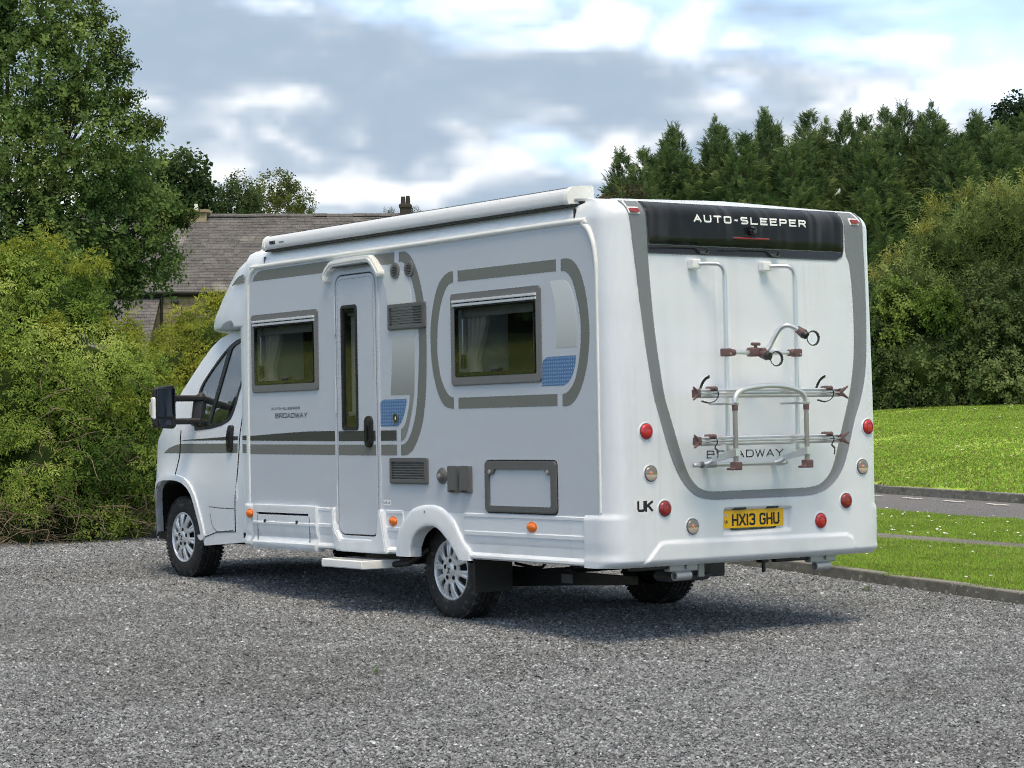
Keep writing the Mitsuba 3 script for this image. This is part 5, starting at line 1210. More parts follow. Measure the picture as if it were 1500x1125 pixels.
def crown(name, blobs, n, size, kind, palette, seed, up=.5, shell=.45, lump=.35, gap=.36, freq=1.2, cl=1.7, mat_='leaf', foot=0.0):
    """palette: (dark, mid, light) colours; clumps: whole patches keep or lose their sprays, so the outline is uneven"""
    rng = np.random.default_rng(seed); P, N, r = blob_points(blobs, n, rng, shell, lump, seed, freq)
    g = clump_noise(P, cl, seed); keep = g > gap - .10 * rng.random(len(P)) + foot * np.clip(1 - P[:, 2] / .55, 0, 1); P, N, g, r = P[keep], N[keep], g[keep], r[keep]
    D_ = N * .8 + np.array([0, 0, up]) + rng.normal(0, .45, P.shape)
    t = np.clip(.5 + (clump_noise(P, cl * .6, seed + 3) - .5) * 1.9 + rng.normal(0, .16, len(P)), 0, 1)[:, None]; pal = np.array(palette)
    c = np.where(t < .5, pal[0] + (pal[1] - pal[0]) * t * 2, pal[1] + (pal[2] - pal[1]) * (t * 2 - 1))
    m, c = sprays(P, D_, size, c, kind, rng, .12)
    put(name, m, mat_, False, color=c)
    return P


def limbs(name, root, targets, r0, seed, part='branch', bend=.25, tip=.006, one=False):
    rng = np.random.default_rng(seed); out = []
    for q, t in enumerate(targets):
        a, b = np.array(root, float), np.array(t, float); m_ = (a + b) / 2 + rng.normal(0, bend * .2, 3) * np.linalg.norm(b - a) * .5 + np.array([0, 0, bend * .15 * np.linalg.norm(b - a)])
        V = tube([a, a * .7 + m_ * .3, m_, b], np.linspace(r0, tip, 19)[:19], 6, 6); out.append(V)
    if one: put(name + '__' + part, cat(out), 'bark', True)
    else:
        for V in out: put(name + '__' + part, V, 'bark', True)


def thing(base, label, category, group=None):
    k = key(base); tag(k, label, category, group); return k
# ---------------------------------------------------------------- plants
def twiggy(name, n, region, L, r, seed, part='twigs', lean=.9):
    rng = np.random.default_rng(seed); out = []
    for q in range(n):
        p = np.array([rng.uniform(a, b) for a, b in region]); d = np.array([rng.normal(0, lean), rng.normal(0, lean), rng.normal(.25, .45)]); d /= np.linalg.norm(d); l = L * rng.uniform(.5, 1.3)
        k = rng.normal(0, .22, (3, 3)) * l; pts = [p, p + d * l * .35 + k[0] * .4, p + d * l * .7 + k[1] * .6 - [0, 0, l * .08], p + d * l + k[2] * .7 - [0, 0, l * .2]]
        out.append(tube(pts, np.linspace(r, r * .35, 10), 4, 3))
    put(name + '__' + part, cat(out), 'dry_twig', True, kind='stuff')


mat('dry_twig', proc(lambda p, n, uv: mix((.10, .075, .045), (.30, .25, .17), noise(p.x * 30, p.y * 30, p.z * 30))), .9, specular=.2)
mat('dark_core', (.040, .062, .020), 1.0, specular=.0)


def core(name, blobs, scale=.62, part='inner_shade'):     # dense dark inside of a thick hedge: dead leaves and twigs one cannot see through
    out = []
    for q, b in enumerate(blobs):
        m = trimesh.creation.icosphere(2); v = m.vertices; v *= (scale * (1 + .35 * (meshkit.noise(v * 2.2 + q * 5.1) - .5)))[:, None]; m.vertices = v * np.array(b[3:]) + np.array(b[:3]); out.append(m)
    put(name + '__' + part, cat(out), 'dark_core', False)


ELDER = [(0.78, 11.58, 2.19, 0.67, 0.67, 0.67), (1.25, 11.62, 2.62, 0.50, 0.50, 0.50), (1.42, 11.13, 2.40, 0.44, 0.44, 0.44), (0.85, 11.04, 1.34, 0.84, 0.84, 0.84), (1.44, 10.86, 1.62, 0.67, 0.67, 0.67), (1.85, 10.82, 1.61, 0.51, 0.51, 0.51), (1.03, 10.79, 0.65, 0.76, 0.76, 0.76), (1.73, 10.66, 0.77, 0.67, 0.67, 0.67), (2.22, 10.80, 0.97, 0.54, 0.54, 0.54), (2.13, 10.87, 0.29, 0.39, 0.39, 0.39), (1.35, 10.68, 0.22, 0.49, 0.49, 0.49), (0.82, 10.82, 0.17, 0.48, 0.48, 0.48), (0.47, 11.56, 1.06, 0.91, 0.91, 0.91), (0.28, 11.45, 0.23, 0.63, 0.63, 0.63), (2.61, 11.02, 0.67, 0.44, 0.44, 0.44),
         (-.5, 11.3, 1.1, .9, .8, 1.0), (-.4, 11.5, 2.1, .8, .8, .7), (-1.2, 11.1, .9, .7, .7, .9)]
ELDER_TOP = [(1.15, 11.57, 2.96, 0.11, 0.11, 0.21), (1.38, 11.40, 2.68, 0.16, 0.16, 0.18), (1.54, 11.16, 2.61, 0.11, 0.11, 0.20), (1.76, 10.88, 2.18, 0.16, 0.16, 0.16), (1.97, 10.86, 2.01, 0.14, 0.14, 0.15), (.55, 11.6, 2.9, .2, .2, .2), (.9, 11.5, 2.8, .2, .2, .2)]
k = thing('elder_bush', 'light green bush with bare twigs at its foot, in front of the tall tree', 'bush')
EP = [(.085, .160, .038), (.275, .385, .080), (.50, .61, .165)]
crown(k + '__foliage', ELDER, 21000, .132, 'elder', EP, 11, up=.55, shell=.45, lump=.52, gap=.40, cl=2.6, foot=.20)
rs = np.random.default_rng(17); TOPS = [(b[0] + rs.normal(0, .55) * b[3], b[1] + rs.normal(0, .35) * b[4], b[2] + b[5] * rs.uniform(.75, 1.0), .07, .07, rs.uniform(.14, .30)) for b in ELDER[:6] + ELDER[6:9] + ELDER[12:13] for _ in range(4)]
crown(k + '__shoots', ELDER_TOP + TOPS, 1500, .13, 'elder', [(.18, .24, .04), (.32, .36, .06), (.48, .48, .12)], 12, up=1.1, shell=.9, gap=.2)
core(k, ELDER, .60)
limbs(k, (1.0, 11.4, 0), [(1.2, 11.5, 2.9), (.7, 11.3, 2.4), (1.5, 11.0, 2.3), (1.8, 10.8, 1.9), (.4, 11.2, 1.9)], .035, 3, 'stem')
twiggy(k, 420, ((-.4, 2.7), (10.12, 10.6), (.02, .42)), .42, .0048, 5); twiggy(k, 60, ((.8, 2.3), (10.1, 10.4), (.7, 1.6)), .40, .006, 6, 'dry_twigs')

GOLD = [(3.66, 12.96, 1.80, 0.40, 0.40, 0.40), (3.98, 12.74, 2.06, 0.40, 0.40, 0.42), (3.80, 12.87, 1.10, 0.70, 0.70, 0.70), (3.45, 13.12, 1.56, 0.42, 0.42, 0.42), (4.23, 12.57, 1.82, 0.54, 0.54, 0.54), (4.39, 12.45, 0.96, 0.72, 0.72, 0.72), (4.71, 12.22, 1.50, 0.72, 0.72, 0.72), (3.29, 13.24, 0.92, 0.60, 0.60, 0.60), (5.10, 11.95, 0.80, 0.72, 0.72, 0.72), (4.3, 12.5, .40, .8, .8, .6), (3.4, 13.1, .45, .7, .7, .6)]
GOLD_TOP = [(3.72, 12.93, 2.24, 0.17, 0.17, 0.20), (3.98, 12.74, 2.50, 0.15, 0.15, 0.16), (4.13, 12.63, 2.52, 0.14, 0.14, 0.14), (3.52, 13.07, 2.02, 0.16, 0.16, 0.18)]
k = thing('golden_bush', 'yellow-green bush behind the cab of the motorhome, below the slate roof', 'bush')
crown(k + '__foliage', GOLD, 9000, .112, 'elder', [(.11, .155, .030), (.285, .345, .055), (.48, .51, .10)], 21, up=.6, shell=.5, gap=.42, cl=2.1)
crown(k + '__shoots', GOLD_TOP, 260, .13, 'elder', [(.22, .27, .05), (.38, .42, .07), (.52, .53, .12)], 22, up=1.0, shell=.95, gap=.25)
core(k, GOLD, .58)
limbs(k, (4.0, 12.8, 0), [(3.7, 12.9, 2.5), (4.0, 12.7, 2.7), (3.4, 13.1, 2.0), (4.5, 12.4, 2.0)], .03, 4, 'stem')

TALL = [(3.07, 15.85, 5.39, 0.81, 0.81, 0.81), (3.63, 15.45, 5.81, 0.38, 0.38, 0.40), (3.70, 15.37, 5.30, 0.42, 0.42, 0.42), (3.22, 15.75, 6.33, 0.60, 0.60, 0.60), (3.45, 15.57, 4.62, 0.78, 0.78, 0.78), (3.93, 15.2, 4.66, 0.42, 0.42, 0.40), (2.86, 16.00, 4.28, 0.94, 0.94, 0.94), (3.86, 15.77, 3.88, 0.88, 0.88, 0.86), (4.38, 15.6, 3.63, 0.62, 0.62, 0.60), (4.62, 15.66, 3.16, 0.40, 0.40, 0.38), (3.98, 15.48, 3.02, 0.46, 0.46, 0.42), (3.34, 15.65, 2.99, 0.94, 0.94, 0.94), (2.37, 16.34, 4.88, 1.20, 1.20, 1.20), (2.30, 16.40, 3.42, 1.28, 1.28, 1.28), (2.94, 15.94, 6.93, 0.73, 0.73, 0.73), (2.24, 16.44, 6.42, 0.94, 0.94, 0.94), (4.72, 15.58, 3.75, 0.34, 0.34, 0.30), (3.72, 15.49, 2.60, 0.30, 0.30, 0.26)]
SPRIGS = [(3.84, 15.30, 6.17, 0.15, 0.15, 0.09), (4.04, 15.16, 5.62, 0.17, 0.17, 0.10), (4.22, 15.03, 4.84, 0.25, 0.25, 0.09), (4.36, 14.91, 4.80, 0.10, 0.10, 0.07), (3.95, 15.22, 5.92, 0.14, 0.14, 0.07), (4.08, 15.13, 5.21, 0.15, 0.15, 0.10), (4.79, 15.23, 3.74, 0.22, 0.22, 0.10), (4.93, 15.11, 3.66, 0.10, 0.10, 0.07), (3.72, 15.3, 6.42, .13, .13, .08)]
TP = [(.052, .098, .036), (.135, .22, .068), (.27, .36, .115)]
k = thing('tall_tree', 'tall dark green broadleaf tree at the left edge of the photo', 'tree')
crown(k + '__crown', TALL, 17500, .146, 'small', TP, 31, up=.35, shell=.55, lump=.45, gap=.445, cl=2.3, freq=1.6)
crown(k + '__sprigs', SPRIGS, 520, .11, 'small', [(.035, .065, .02), (.085, .13, .035), (.15, .20, .05)], 32, up=.2, shell=1.0, gap=.30, cl=4)
limbs(k, (2.95, 15.95, 0), [(2.95, 15.95, 2.6)], .17, 7, 'trunk', bend=.02, tip=.13)
limbs(k, (2.95, 15.95, 2.2), [s[:3] for s in TALL[:18]], .075, 8); limbs(k, (3.4, 15.6, 4.4), [s[:3] for s in SPRIGS[:6]] + [(3.72, 15.3, 6.42)], .03, 9, bend=.15)
limbs(k, (4.2, 15.6, 3.5), [SPRIGS[6][:3], SPRIGS[7][:3], (4.6, 15.6, 3.1)], .02, 10, bend=.15)


def small_tree(base, label, foot, blobs, n, size, kind, pal, seed, gap=.42, mat_='leaf', group=None, cl=1.0):
    k = thing(base, label, 'tree', group); crown(k + '__crown', blobs, n, size, kind, pal, seed, up=.4, shell=.6, lump=.45, gap=gap, cl=cl, mat_=mat_)
    top = max(b[2] for b in blobs); limbs(k, (*foot, -.3), [(foot[0], foot[1], top * .72)], .16, seed, 'trunk', .03, .08); limbs(k, (foot[0], foot[1], top * .55), [b[:3] for b in blobs], .06, seed + 1); return k


small_tree('dark_tree', 'dark rounded tree behind the left end of the slate roof', (31.5, 69.2), [(31.32, 69.39, 9.32, 1.34, 1.34, 1.34), (32.20, 68.76, 9.58, 1.13, 1.13, 1.13), (32.74, 68.38, 8.64, 0.91, 0.91, 0.91), (31.76, 69.08, 7.84, 1.88, 1.88, 1.88), (30.33, 70.09, 8.11, 1.88, 1.88, 1.88), (31.6, 69.2, 5.5, 2.2, 2.2, 2.0)], 3600, .34, 'round', [(.03, .055, .024), (.07, .115, .045), (.13, .18, .075)], 41, .36, cl=.9)
small_tree('distant_tree', 'small upright dark tree behind the roof ridge, left of the wider pale one', (41.6, 81.7), [(41.75, 81.61, 10.39, 0.76, 0.76, 0.76), (41.49, 81.79, 9.75, 0.85, 0.85, 0.95), (42.06, 81.39, 9.91, 0.66, 0.66, 0.76), (41.61, 81.70, 8.96, 1.27, 1.27, 1.27), (41.6, 81.7, 7, 1.4, 1.4, 1.5)], 1900, .34, 'small', [(.03, .06, .028), (.075, .115, .05), (.14, .18, .08)], 42, .40, cl=1.1)
small_tree('distant_tree', 'wider olive-green tree with an open top, behind the roof ridge', (45.1, 84.1), [(45.15, 84.10, 10.88, 0.92, 0.92, 0.92), (45.69, 83.71, 10.29, 0.92, 0.92, 0.92), (44.61, 84.48, 10.23, 0.99, 0.99, 0.99), (45.14, 84.10, 9.40, 1.65, 1.65, 1.65), (46.09, 83.43, 9.72, 0.53, 0.53, 0.53), (45.1, 84.1, 7.5, 1.9, 1.9, 1.8), (43.4, 85.3, 9.0, 1.2, 1.2, 1.0)], 3000, .32, 'small', [(.07, .09, .034), (.155, .185, .06), (.25, .275, .10)], 43, .45, cl=1.2)
for q, (x, y, z, r) in enumerate(((44.6, 73.0, 8.95, .35), (45.4, 72.4, 9.1, .35), (46.6, 71.7, 8.85, .4))):
    k = thing('distant_sapling', ('thin leaning twig showing above the roof ridge, nearest the pale tree', 'thin wispy sapling tip above the middle of the roof ridge', 'wispy sapling tip above the ridge, nearest the chimney')[q], 'tree')
    crown(k + '__crown', [(x, y, z, r, r, r * .55)], 60, .20, 'willow', [(.03, .04, .02), (.06, .08, .03), (.09, .10, .05)], 50 + q, up=1.2, shell=1, gap=.2); limbs(k, (x - .5, y + .3, 0), [(x, y, z + .2)], .04, 55 + q, 'trunk', .05, .01)

# ---- the row of cypresses beyond the lawn
def frond():                                             # a flat feathery spray that nods at the tip, along +z
    V, F, S = [], [], []
    ax = lambda t: np.array([0, .42 * t ** 2.6, t * (1 - .16 * t * t)])
    def shoot(p, d, L, W, s):
        d = d / np.linalg.norm(d); w = np.cross(d, [0, 1, .25]); w /= np.linalg.norm(w) + 1e-9; k = len(V); V.extend([p - w * W / 2, p + w * W / 2, p + d * L + np.array([0, .16 * L, -.05 * L])]); F.append([k, k + 1, k + 2]); S.extend([s * .8, s * .8, s * 1.15])
    for q in range(6):
        t = .10 + q * .15; p = ax(t); L = .44 * (1 - .55 * t)
        for s in (-1, 1): shoot(p, np.array([s * .9, .10, .75]), L, .085, .9 + .1 * t)
    shoot(ax(0), ax(.55) - ax(0), .58, .10, .85); shoot(ax(.5), ax(.85) - ax(.5), .36, .09, 1.0); shoot(ax(.78), ax(1) - ax(.78), .32, .07, 1.15)
    return np.array(V), np.array(F), np.array(S)


FR = frond()


def cypress_mesh(seed, H=8.0, rb=1.75):
    """one tree at the origin: a leading spire with lower spires crowded round it, every spire clothed in nodding plumes"""
    rng = np.random.default_rng(seed); V, F, S = FR; P_, O_, A_, H_, S_ = [], [], [], [], []
    spires = [(0.0, 0.0, .18 * H, H, 1.55)]
    for q in range(17):
        a = q * 2.4 + rng.uniform(-.4, .4); ht = H * (.92 - .78 * ((q + .5) / 17) ** .85) * rng.uniform(.93, 1.05); r = rb * (.22 + .78 * (1 - ht / H)) * rng.uniform(.70, 1.0)
        spires.append((r * math.cos(a), r * math.sin(a), max(ht - rng.uniform(1.9, 2.6), -.3), ht, rng.uniform(.58, .82)))
    for sx, sy, z0, z1, r0 in spires:
        n = int(70 * (z1 - z0) * r0 / 1.3); h = np.where(rng.random(n) < .80, 1 - np.sqrt(1 - rng.random(n) * .995), rng.uniform(.55, .985, n)); a = rng.uniform(0, 6.283, n); R = r0 * (1 - h) ** .8 * rng.uniform(.6, 1.05, n)
        C = np.stack([sx + R * np.cos(a) + .10 * h ** 3, sy + R * np.sin(a), z0 + h * (z1 - z0)], 1)
        o = np.stack([np.cos(a) * (1.15 - .95 * h), np.sin(a) * (1.15 - .95 * h), 1.0 + .5 * h + rng.normal(0, .15, n)], 1); P_.append(C); O_.append(o); A_.append(a); S_.append(.40 * (1 - h) ** .42 + .07)
        tip = np.array([[sx + .10, sy, z1 - .22 - .14 * b] for b in range(3)]); P_.append(tip); O_.append(np.array([[.16, 0, 1.0]] * 3)); A_.append(np.array([0, .4, -.4])); S_.append(np.array([.24, .22, .22]))
    C, out, a, sz = np.vstack(P_), np.vstack(O_), np.concatenate(A_), np.concatenate(S_); out /= np.linalg.norm(out, axis=1, keepdims=True)
    m_ = 6; P, O, a, s = np.repeat(C, m_, 0), np.repeat(out, m_, 0), np.repeat(a, m_), np.repeat(sz * np.exp(rng.normal(0, .18, len(C))), m_) * rng.uniform(.75, 1.2, len(C) * m_)
    D_ = O + rng.normal(0, .30, P.shape); P = P + rng.normal(0, .24, P.shape) * s[:, None]
    zx, yx, zz = frame(D_); radial = np.stack([np.cos(a), np.sin(a), -.25 * np.ones(len(P))], 1)
    yv = radial - zz * (radial * zz).sum(1, keepdims=True) + rng.normal(0, .30, P.shape); yv -= zz * (yv * zz).sum(1, keepdims=True); yv /= np.linalg.norm(yv, axis=1, keepdims=True); xv = np.cross(yv, zz)
    W = P[:, None] + s[:, None, None] * (V[None, :, :1] * xv[:, None] + V[None, :, 1:2] * yv[:, None] + V[None, :, 2:] * zz[:, None])
    t = np.clip(.45 + .9 * (np.repeat(clump_noise(C, 1.1, seed), m_) - .5) + rng.normal(0, .2, len(P)), 0, 1)[:, None]; pal = np.array([(.055, .108, .048), (.14, .215, .080), (.30, .37, .145)])
    c = np.where(t < .5, pal[0] + (pal[1] - pal[0]) * t * 2, pal[1] + (pal[2] - pal[1]) * (t * 2 - 1)); c = (c[:, None] * S[None, :, None]).reshape(-1, 3)
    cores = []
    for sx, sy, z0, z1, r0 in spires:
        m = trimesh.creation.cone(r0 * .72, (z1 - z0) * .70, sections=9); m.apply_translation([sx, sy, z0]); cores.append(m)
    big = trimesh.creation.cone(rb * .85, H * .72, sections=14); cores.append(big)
    return (W.reshape(-1, 3), (F[None] + (np.arange(len(P)) * len(V))[:, None, None]).reshape(-1, 3)), np.clip(c, .003, .5), cat(cores)


for q in range(3):                                       # three trees, each planted several times
    m, c, cr = cypress_mesh(210 + q)
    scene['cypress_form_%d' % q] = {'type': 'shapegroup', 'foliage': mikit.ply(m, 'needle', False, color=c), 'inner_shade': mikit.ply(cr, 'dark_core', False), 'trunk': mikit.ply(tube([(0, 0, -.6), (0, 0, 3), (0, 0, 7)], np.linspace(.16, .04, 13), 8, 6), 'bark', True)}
CY = [(29.52, 37.53, 6.9), (30.76, 37.88, 8.12), (32.13, 38.13, 8.93), (33.66, 38.27, 9.2), (32.92, 36.34, 8.58), (35.45, 38.22, 9.57), (34.08, 35.52, 8.38), (36.58, 37.42, 9.5), (36.66, 36.14, 9.32), (35.85, 34.25, 8.56), (38.34, 36.16, 9.59), (39.57, 36.52, 9.9), (39.48, 35.36, 9.73), (37.78, 32.88, 8.55), (40.43, 34.68, 9.48), (39.5, 32.89, 8.89), (41.63, 33.83, 9.38), (42.28, 33.36, 9.47), (30.05, 39.61, 6.78), (42.14, 32.24, 9.15),
      (31.6, 39.9, 8.35), (33.3, 39.9, 8.9), (34.9, 39.5, 9.15), (36.5, 39.0, 9.35), (37.9, 38.2, 9.45), (39.3, 37.9, 9.65), (40.6, 36.9, 9.6), (41.6, 35.6, 9.5), (42.9, 34.9, 9.5), (37.4, 35.0, 8.9), (35.2, 36.2, 8.85), (38.6, 34.2, 9.0), (40.3, 33.6, 9.05)]
for q, (x, y, zt) in enumerate(CY):
    k = thing('cypress', 'dark green cypress with nodding feathery tips, in the close-set row beyond the lawn', 'tree', 'cypresses in the row beyond the lawn')
    M = T().translate([x, y, 1.35]).rotate([0, 0, 1], q * 77.0).scale([1 + .12 * math.sin(q * 2.1), 1 + .12 * math.sin(q * 2.1), (zt - 1.38) / 8.0])
    scene[k] = {'type': 'instance', 'to_world': M, 'group': {'type': 'ref', 'id': 'cypress_form_%d' % (q % 3)}}
small_tree('pine', 'dark pine top rising behind the right end of the cypress row', (51.1, 43.0), [(51.3, 42.9, 10.75, .7, .7, .5), (52.1, 42.3, 10.4, .9, .9, .5), (50.5, 43.4, 10.0, .6, .6, .4), (51.3, 42.9, 9.2, 1.6, 1.6, 1.0), (51.2, 43, 7.5, 1.9, 1.9, 1.2)], 3200, .36, 'small', [(.016, .03, .018), (.04, .068, .034), (.075, .11, .05)], 71, .34, 'needle')
small_tree('copper_tree', 'reddish-leaved small tree at the left end of the cypress row, just above the motorhome roof', (28.9, 36.75), [(28.95, 36.75, 6.3, .55, .55, .5), (29.2, 36.53, 6.6, .32, .32, .32), (28.6, 36.96, 6.1, .5, .5, .46), (28.9, 36.8, 5.0, 1.0, 1.0, 1.0)], 700, .22, 'small', [(.04, .055, .03), (.10, .09, .055), (.18, .14, .09)], 72, .36, cl=1.5)

PALE = [(24.01, 21.20, 3.46, 0.60, 0.60, 0.60), (24.99, 21.11, 4.24, 0.75, 0.75, 0.75), (25.83, 20.88, 4.60, 0.70, 0.70, 0.70), (26.47, 20.55, 4.74, 0.76, 0.76, 0.76), (24.23, 21.04, 2.78, 0.75, 0.75, 0.75), (25.49, 20.76, 3.48, 0.96, 0.96, 0.96), (26.51, 20.40, 3.63, 0.97, 0.97, 0.97), (27.23, 20.13, 4.33, 0.97, 0.97, 0.97), (28.3, 19.6, 4.12, 1.1, 1.1, 1.1), (25.6, 21.0, 2.02, 1.2, 1.2, 1.1), (27.4, 20.2, 2.32, 1.3, 1.3, 1.3)]
k = thing('pale_bush', 'tall pale olive bush with arching shoots, right edge in front of the cypresses', 'bush')
crown(k + '__foliage', PALE, 7600, .27, 'willow', [(.085, .125, .042), (.20, .265, .088), (.37, .42, .16)], 81, up=.6, shell=.6, lump=.75, gap=.43, cl=1.3)
SH = [(23.75, 21.3, 3.97, .16, .16, .22), (24.4, 21.2, 4.47, .18, .18, .25), (24.7, 21.1, 4.97, .2, .2, .22), (25.4, 21.0, 5.22, .2, .2, .24), (26.1, 20.7, 5.32, .2, .2, .24), (26.8, 20.4, 5.47, .2, .2, .24), (23.5, 21.5, 3.62, .14, .14, .2)]
crown(k + '__shoots', SH, 300, .22, 'willow', [(.2, .22, .06), (.34, .35, .10), (.48, .46, .16)], 82, up=1.2, shell=1, gap=.15); core(k, PALE, .6)
limbs(k, (25.6, 20.9, 1.1), [s[:3] for s in SH], .04, 83, 'stem')
DB = [(23.31, 21.08, 2.78, 0.74, 0.74, 0.74), (22.99, 20.94, 1.83, 0.73, 0.73, 0.73), (23.57, 20.41, 1.96, 0.87, 0.87, 0.87), (24.52, 20.22, 2.37, 1.01, 1.01, 1.01), (25.22, 19.97, 2.77, 1.08, 1.08, 1.08), (25.58, 19.59, 2.09, 1.01, 1.01, 1.01), (26.18, 19.41, 2.63, 1.22, 1.22, 1.22), (24.54, 19.71, 1.56, 0.73, 0.73, 0.73), (25.12, 19.18, 1.42, 0.60, 0.60, 0.60), (22.76, 21.47, 2.11, 0.94, 0.94, 0.94), (22.32, 21.78, 1.84, 0.94, 0.94, 0.94), (23.2, 20.75, 1.35, .6, .6, .5), (23.9, 20.25, 1.4, .65, .65, .5), (25.9, 18.9, 1.5, .8, .8, .7), (26.9, 18.7, 2.0, 1.2, 1.2, 1.1), (21.4, 22.5, 1.9, 1.1, 1.1, 1.0)]
k = thing('dark_bush', 'dense dark small-leaved bush along the top of the lawn, below the pale olive one', 'bush')
crown(k + '__foliage', DB, 12500, .185, 'small', [(.036, .064, .030), (.105, .155, .060), (.26, .32, .135)], 91, up=.4, shell=.45, lump=.40, gap=.41, cl=1.3); core(k, DB, .68)
GPT = [(23.09, 20.55, 3.1, 0.43, 0.43, 0.40), (23.49, 19.85, 2.95, 0.40, 0.40, 0.38), (23.0, 20.7, 2.4, .35, .35, .5)]
k = thing('bright_bush', 'small fresh green bush showing among the darker leaves right of the motorhome', 'bush'); crown(k + '__foliage', GPT, 900, .17, 'small', [(.085, .14, .034), (.17, .26, .06), (.30, .39, .11)], 92, up=.6, shell=.6, gap=.38, cl=2)
limbs(k, (23.2, 20.4, 1.1), [b[:3] for b in GPT], .03, 93, 'stem')

# trees and hedge on the bank to the left of the yard (they are what the nearside windows reflect)
rng0 = np.random.default_rng(400); TB = [(0, 0, 7.2, 2.2, 2.2, 2.0), (1.3, .4, 5.6, 2.2, 2.2, 2.0), (-1.5, -.5, 5.2, 2.3, 2.3, 2.0), (0, .2, 3.6, 2.9, 2.9, 2.0), (.3, -.3, 1.8, 2.6, 2.6, 1.6)]
COUNT['bank_tree'] = -1
k0 = None
for q, (x, y, s) in enumerate(((-28, 27, 1.0), (-29, 32, 1.05), (-28.5, 37, 1.1), (-29.5, 42, 1.1), (-28, 46.5, 1.05), (-29, 51, 1.15), (-28, 56, 1.1), (-29, 61, 1.1), (-33, 40, 1.2), (-33, 54, 1.25))):
    s *= (.68 if q % 2 else .77) if y > 47 else .9
    M = T().translate([x, y, float(zbank(np.array(x), np.array(y)))]).rotate([0, 0, 1], q * 67.0).scale([s, s, s])
    k = thing('bank_tree', 'dense dark tree on the grass bank beyond the left side of the yard', 'tree', 'trees on the bank left of the yard')
    if k0 is None:
        k0 = k; crown(k + '__crown', TB, 1500, .55, 'round', TP, 401, gap=.36, cl=.8); core(k, TB, .72); limbs(k, (0, 0, -.3), [(0, 0, 6.5)], .2, 402, 'trunk', .02, .08); PARTS = [q_ for q_ in scene if q_.startswith(k + '__')]
        for q_ in PARTS: scene[q_]['to_world'] = M
    else:
        for q_ in PARTS: scene[k + q_[len(k0):]] = {**scene[q_], 'to_world': M}

HB = [(-31.0 + .5 * math.sin(q * 1.3), 14 + q * 2.1, 3.0 + 1.0, 1.4, 1.5, 1.25 + .2 * math.sin(q * 2.2)) for q in range(34)]
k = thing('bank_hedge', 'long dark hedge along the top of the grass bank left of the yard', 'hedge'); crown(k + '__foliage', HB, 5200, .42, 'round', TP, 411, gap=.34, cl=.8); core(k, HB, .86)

# ---------------------------------------------------------------- stone cottage with a slate roof
HU, HV, HO = np.array([.8148, -.5798, 0]), np.array([.5798, .8148, 0]), np.array([27.43, 56.20, 0])
HM = np.eye(4); HM[:3, 0], HM[:3, 1], HM[:3, 3] = HU, HV, HO; HT = T(HM.tolist())
EV, RG, RV = 4.74, 7.47, 3.4
k = thing('cottage', 'old stone cottage with a dark slate roof behind the bushes on the left', 'house')
hp = lambda n_, m, b, s=30, kind=None: put(k + '__' + n_, m, b, s, HT, kind=kind)
body = extr(Polygon([(0, 0), (2 * RV, 0), (2 * RV, EV - .05), (RV, RG - .12), (0, EV - .05)]), 12.9); V = tri(body); v = V.vertices; V.vertices = np.stack([-6.3 + v[:, 2], v[:, 0], v[:, 1] - .2], 1); V.invert() if V.volume < 0 else None
labels[k + '__wall'] = {}
hp('wall', V, 'mortar', False)
r = np.random.default_rng(77); z = 2.9; ns = 0
while z < EV - .16:
    hh = r.uniform(.14, .23); u = -2.05 + r.uniform(-.2, 0)
    while u < 2.3:
        w = r.uniform(.24, .62); d = r.uniform(.012, .035); m = rbox(u + .008, u + w - .008, -d, .05, z + .007, z + hh - .007, .010); ns += 1; hp('wall__stone', m, 'sandstone', 30); u += w
    z += hh
sl = math.hypot(RV, RG - EV); ca_, sa_ = RV / sl, (RG - EV) / sl


def slates(u0, u1, v0, z0, slope, cs, sn, gauge, wid, seed, mname):
    r = np.random.default_rng(seed); VV, FF = [], []; nrow = int(slope / gauge) + 1
    bx = np.array([[x, y, w_] for x in (0, 1) for y in (0, 1) for w_ in (0, 1)], float); bf = np.array([[0, 1, 3], [0, 3, 2], [4, 6, 7], [4, 7, 5], [0, 4, 5], [0, 5, 1], [2, 3, 7], [2, 7, 6], [0, 2, 6], [0, 6, 4], [1, 5, 7], [1, 7, 3]])
    for i in range(nrow):
        u = u0 - (i % 2) * wid / 2
        while u < u1:
            w_ = wid * r.uniform(.88, 1.08); a = i * gauge + r.normal(0, .006); p = bx.copy(); x = np.clip(u + .004 + p[:, 0] * (w_ - .008), u0, u1); t = a + p[:, 1] * (gauge * 1.35); off = p[:, 2] * .010 + (1 - p[:, 1]) * .016 + r.uniform(0, .006) + .010 * math.sin(u * .7 + i * .2)
            FF.append(bf + len(VV) * 8); VV.append(np.stack([x, v0 + t * cs - off * sn, z0 + t * sn + off * cs], 1)); u += w_
    hp(mname, (np.vstack(VV), np.vstack(FF)), 'slate', False, 'stuff')


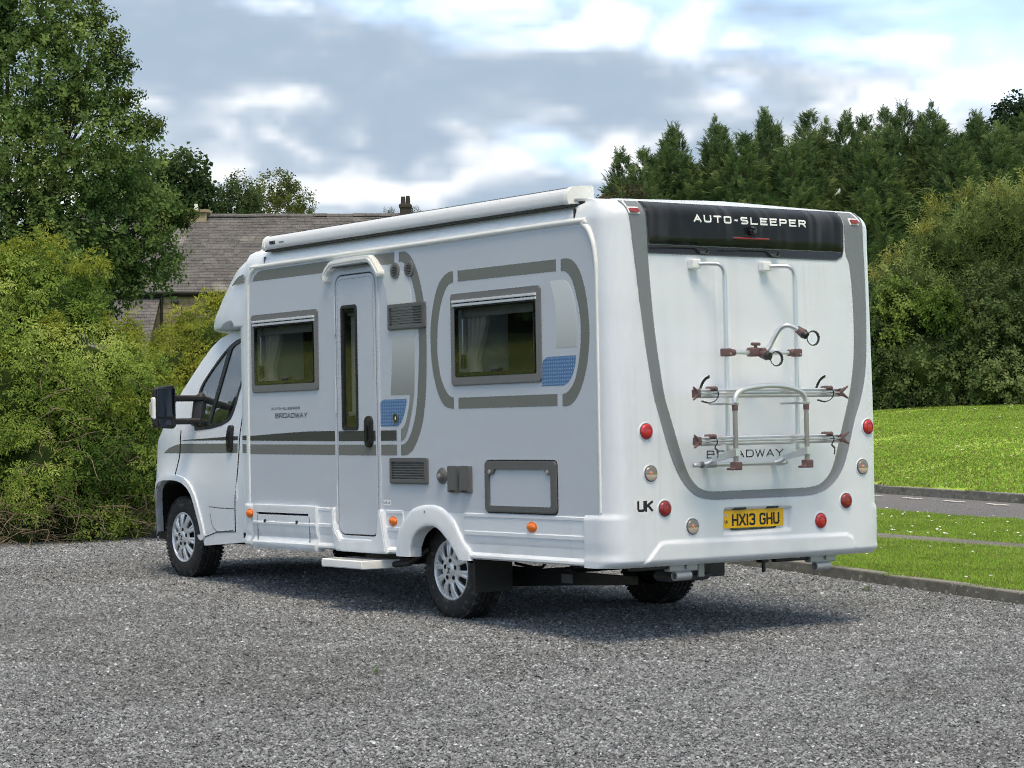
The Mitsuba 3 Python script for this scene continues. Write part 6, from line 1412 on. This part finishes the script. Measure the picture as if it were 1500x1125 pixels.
slates(-6.4, 6.7, -.12, EV - .10, sl + .02, ca_, sa_, .165, .27, 5, 'roof_slates')
V = trimesh.Trimesh([[-6.4, RV, RG], [6.7, RV, RG], [6.7, 2 * RV + .2, EV - .1], [-6.4, 2 * RV + .2, EV - .1]], [[0, 1, 2], [0, 2, 3]], process=False); hp('rear_roof', V, 'slate', False)
for q in range(29):
    u = -6.4 + q * .455; a = np.linspace(0, np.pi, 9); pr = [(RV + .13 * math.cos(t), RG - .03 + .11 * math.sin(t)) for t in a]; m = extr(Polygon(pr), .447); V = tri(m); v = V.vertices; V.vertices = np.stack([u + v[:, 2], v[:, 0], v[:, 1] + r.normal(0, .006)], 1); V.invert() if V.volume < 0 else None; hp('ridge_tile', V, 'slate', 30)
hp('gutter', tube([(-6.3, -.20, EV - .10), (6.6, -.20, EV - .10)], .065, 10, 1), 'black_plastic', True); hp('fascia', tri(box(-6.3, 6.6, -.135, -.05, EV - .24, EV - .06)), 'deep_black', False)
hp('downpipe', tube([(-2.13, -.10, EV - .12), (-2.13, -.07, EV - .4), (-2.13, -.07, 1.0)], .045, 10, 3), 'black_plastic', True)
for u in (-1.68, -.40): hp('wall_light', tri(rbox(u - .12, u + .12, -.20, -.02, EV - .46, EV - .34, .02)), 'black_plastic')
hp('chimney', tri(rbox(5.72, 6.08, 3.1, 3.75, 6.9, 7.86, .015) + rbox(5.68, 6.12, 3.06, 3.8, 7.72, 7.84, .015)), 'brick_soot'); hp('chimney_pot', tri(cyl((5.82, 3.3, 7.86), (5.82, 3.3, 8.12), .085, .07, 14)), 'brick_soot', 40); hp('chimney_pot', tri(cyl((5.98, 3.5, 7.86), (5.98, 3.5, 8.16), .085, .07, 14)), 'brick_soot', 40)
hp('chimney', tri(rbox(-1.75, -1.05, 3.1, 3.8, 7.0, 7.66, .02) + rbox(-1.85, -.95, 3.02, 3.88, 7.58, 7.68, .015)), 'sandstone'); hp('chimney_pot', tri(cyl((-1.45, 3.4, 7.68), (-1.45, 3.4, 7.90), .08, .065, 14)), 'cream_plastic', 40)
k2 = k; V = trimesh.Trimesh([[-8, 0, 4.45], [-2.2, 0, 4.45], [-2.2, -3.2, 2.3], [-8, -3.2, 2.3]], [[0, 2, 1], [0, 3, 2]], process=False); hp('lean_to_deck', V, 'deep_black', False)
slates(-8, -2.18, -3.2, 2.31, 3.85, 3.2 / 3.855, 2.15 / 3.855, .20, .30, 9, 'lean_to_slates'); hp('lean_to_wall', tri(box(-7.9, -2.3, -3.05, -2.9, -.2, 2.35) + box(-2.35, -2.25, -3.0, 0, -.2, 2.3)), 'sandstone', False)

# ---------------------------------------------------------------- seedlings in the gravel
for (x, y), lab, hh in (((-1.78, -0.12), 'tiny green seedling growing alone in the open gravel in front of the motorhome', .034), ((3.73, 1.69), 'small green weed in the gravel at the foot of the kerb', .036)):
    k = thing('weed', lab, 'weed'); rw = np.random.default_rng(int(hh * 1e4)); n = 9
    m, c = sprays(np.stack([x + rw.normal(0, .012, n), y + rw.normal(0, .012, n), np.full(n, .012)], 1), np.stack([rw.normal(0, .5, n), rw.normal(0, .5, n), np.ones(n)], 1), hh, np.tile([[.12, .20, .04]], (n, 1)), 'willow', rw); put(k + '__leaves', m, 'leaf', False, color=c)

# ---------------------------------------------------------------- a pigeon resting in the cypresses
mat('plumage', (.50, .51, .52), .8)


def pigeon(x, y, z):
    J = [((0, 0, 0), .075), ((.03, 0, .07), .07), ((.05, 0, .135), .042), ((.055, 0, .175), .036), ((.10, 0, .172), .008), ((-.09, 0, -.06), .045), ((-.20, 0, -.15), .018)]
    B = m3.Manifold.batch_boolean([m3.Manifold.batch_hull([m3.Manifold.sphere(J[a][1], 14).translate(list(J[a][0])), m3.Manifold.sphere(J[b][1], 14).translate(list(J[b][0]))]) for a, b in ((0, 1), (1, 2), (2, 3), (3, 4), (0, 5), (5, 6))], m3.OpType.Add)
    V = tri(B.refine_to_length(.02)); trimesh.smoothing.filter_taubin(V, iterations=6); V.vertices = V.vertices * .50 @ np.array([[.6, -.8, 0], [.8, .6, 0], [0, 0, 1.0]]) + [x, y, z]
    put('pigeon', V, 'plumage', True, label='small white bird perched high in the cypresses', cat='bird')


pigeon(34.2, 33.8, 6.72)
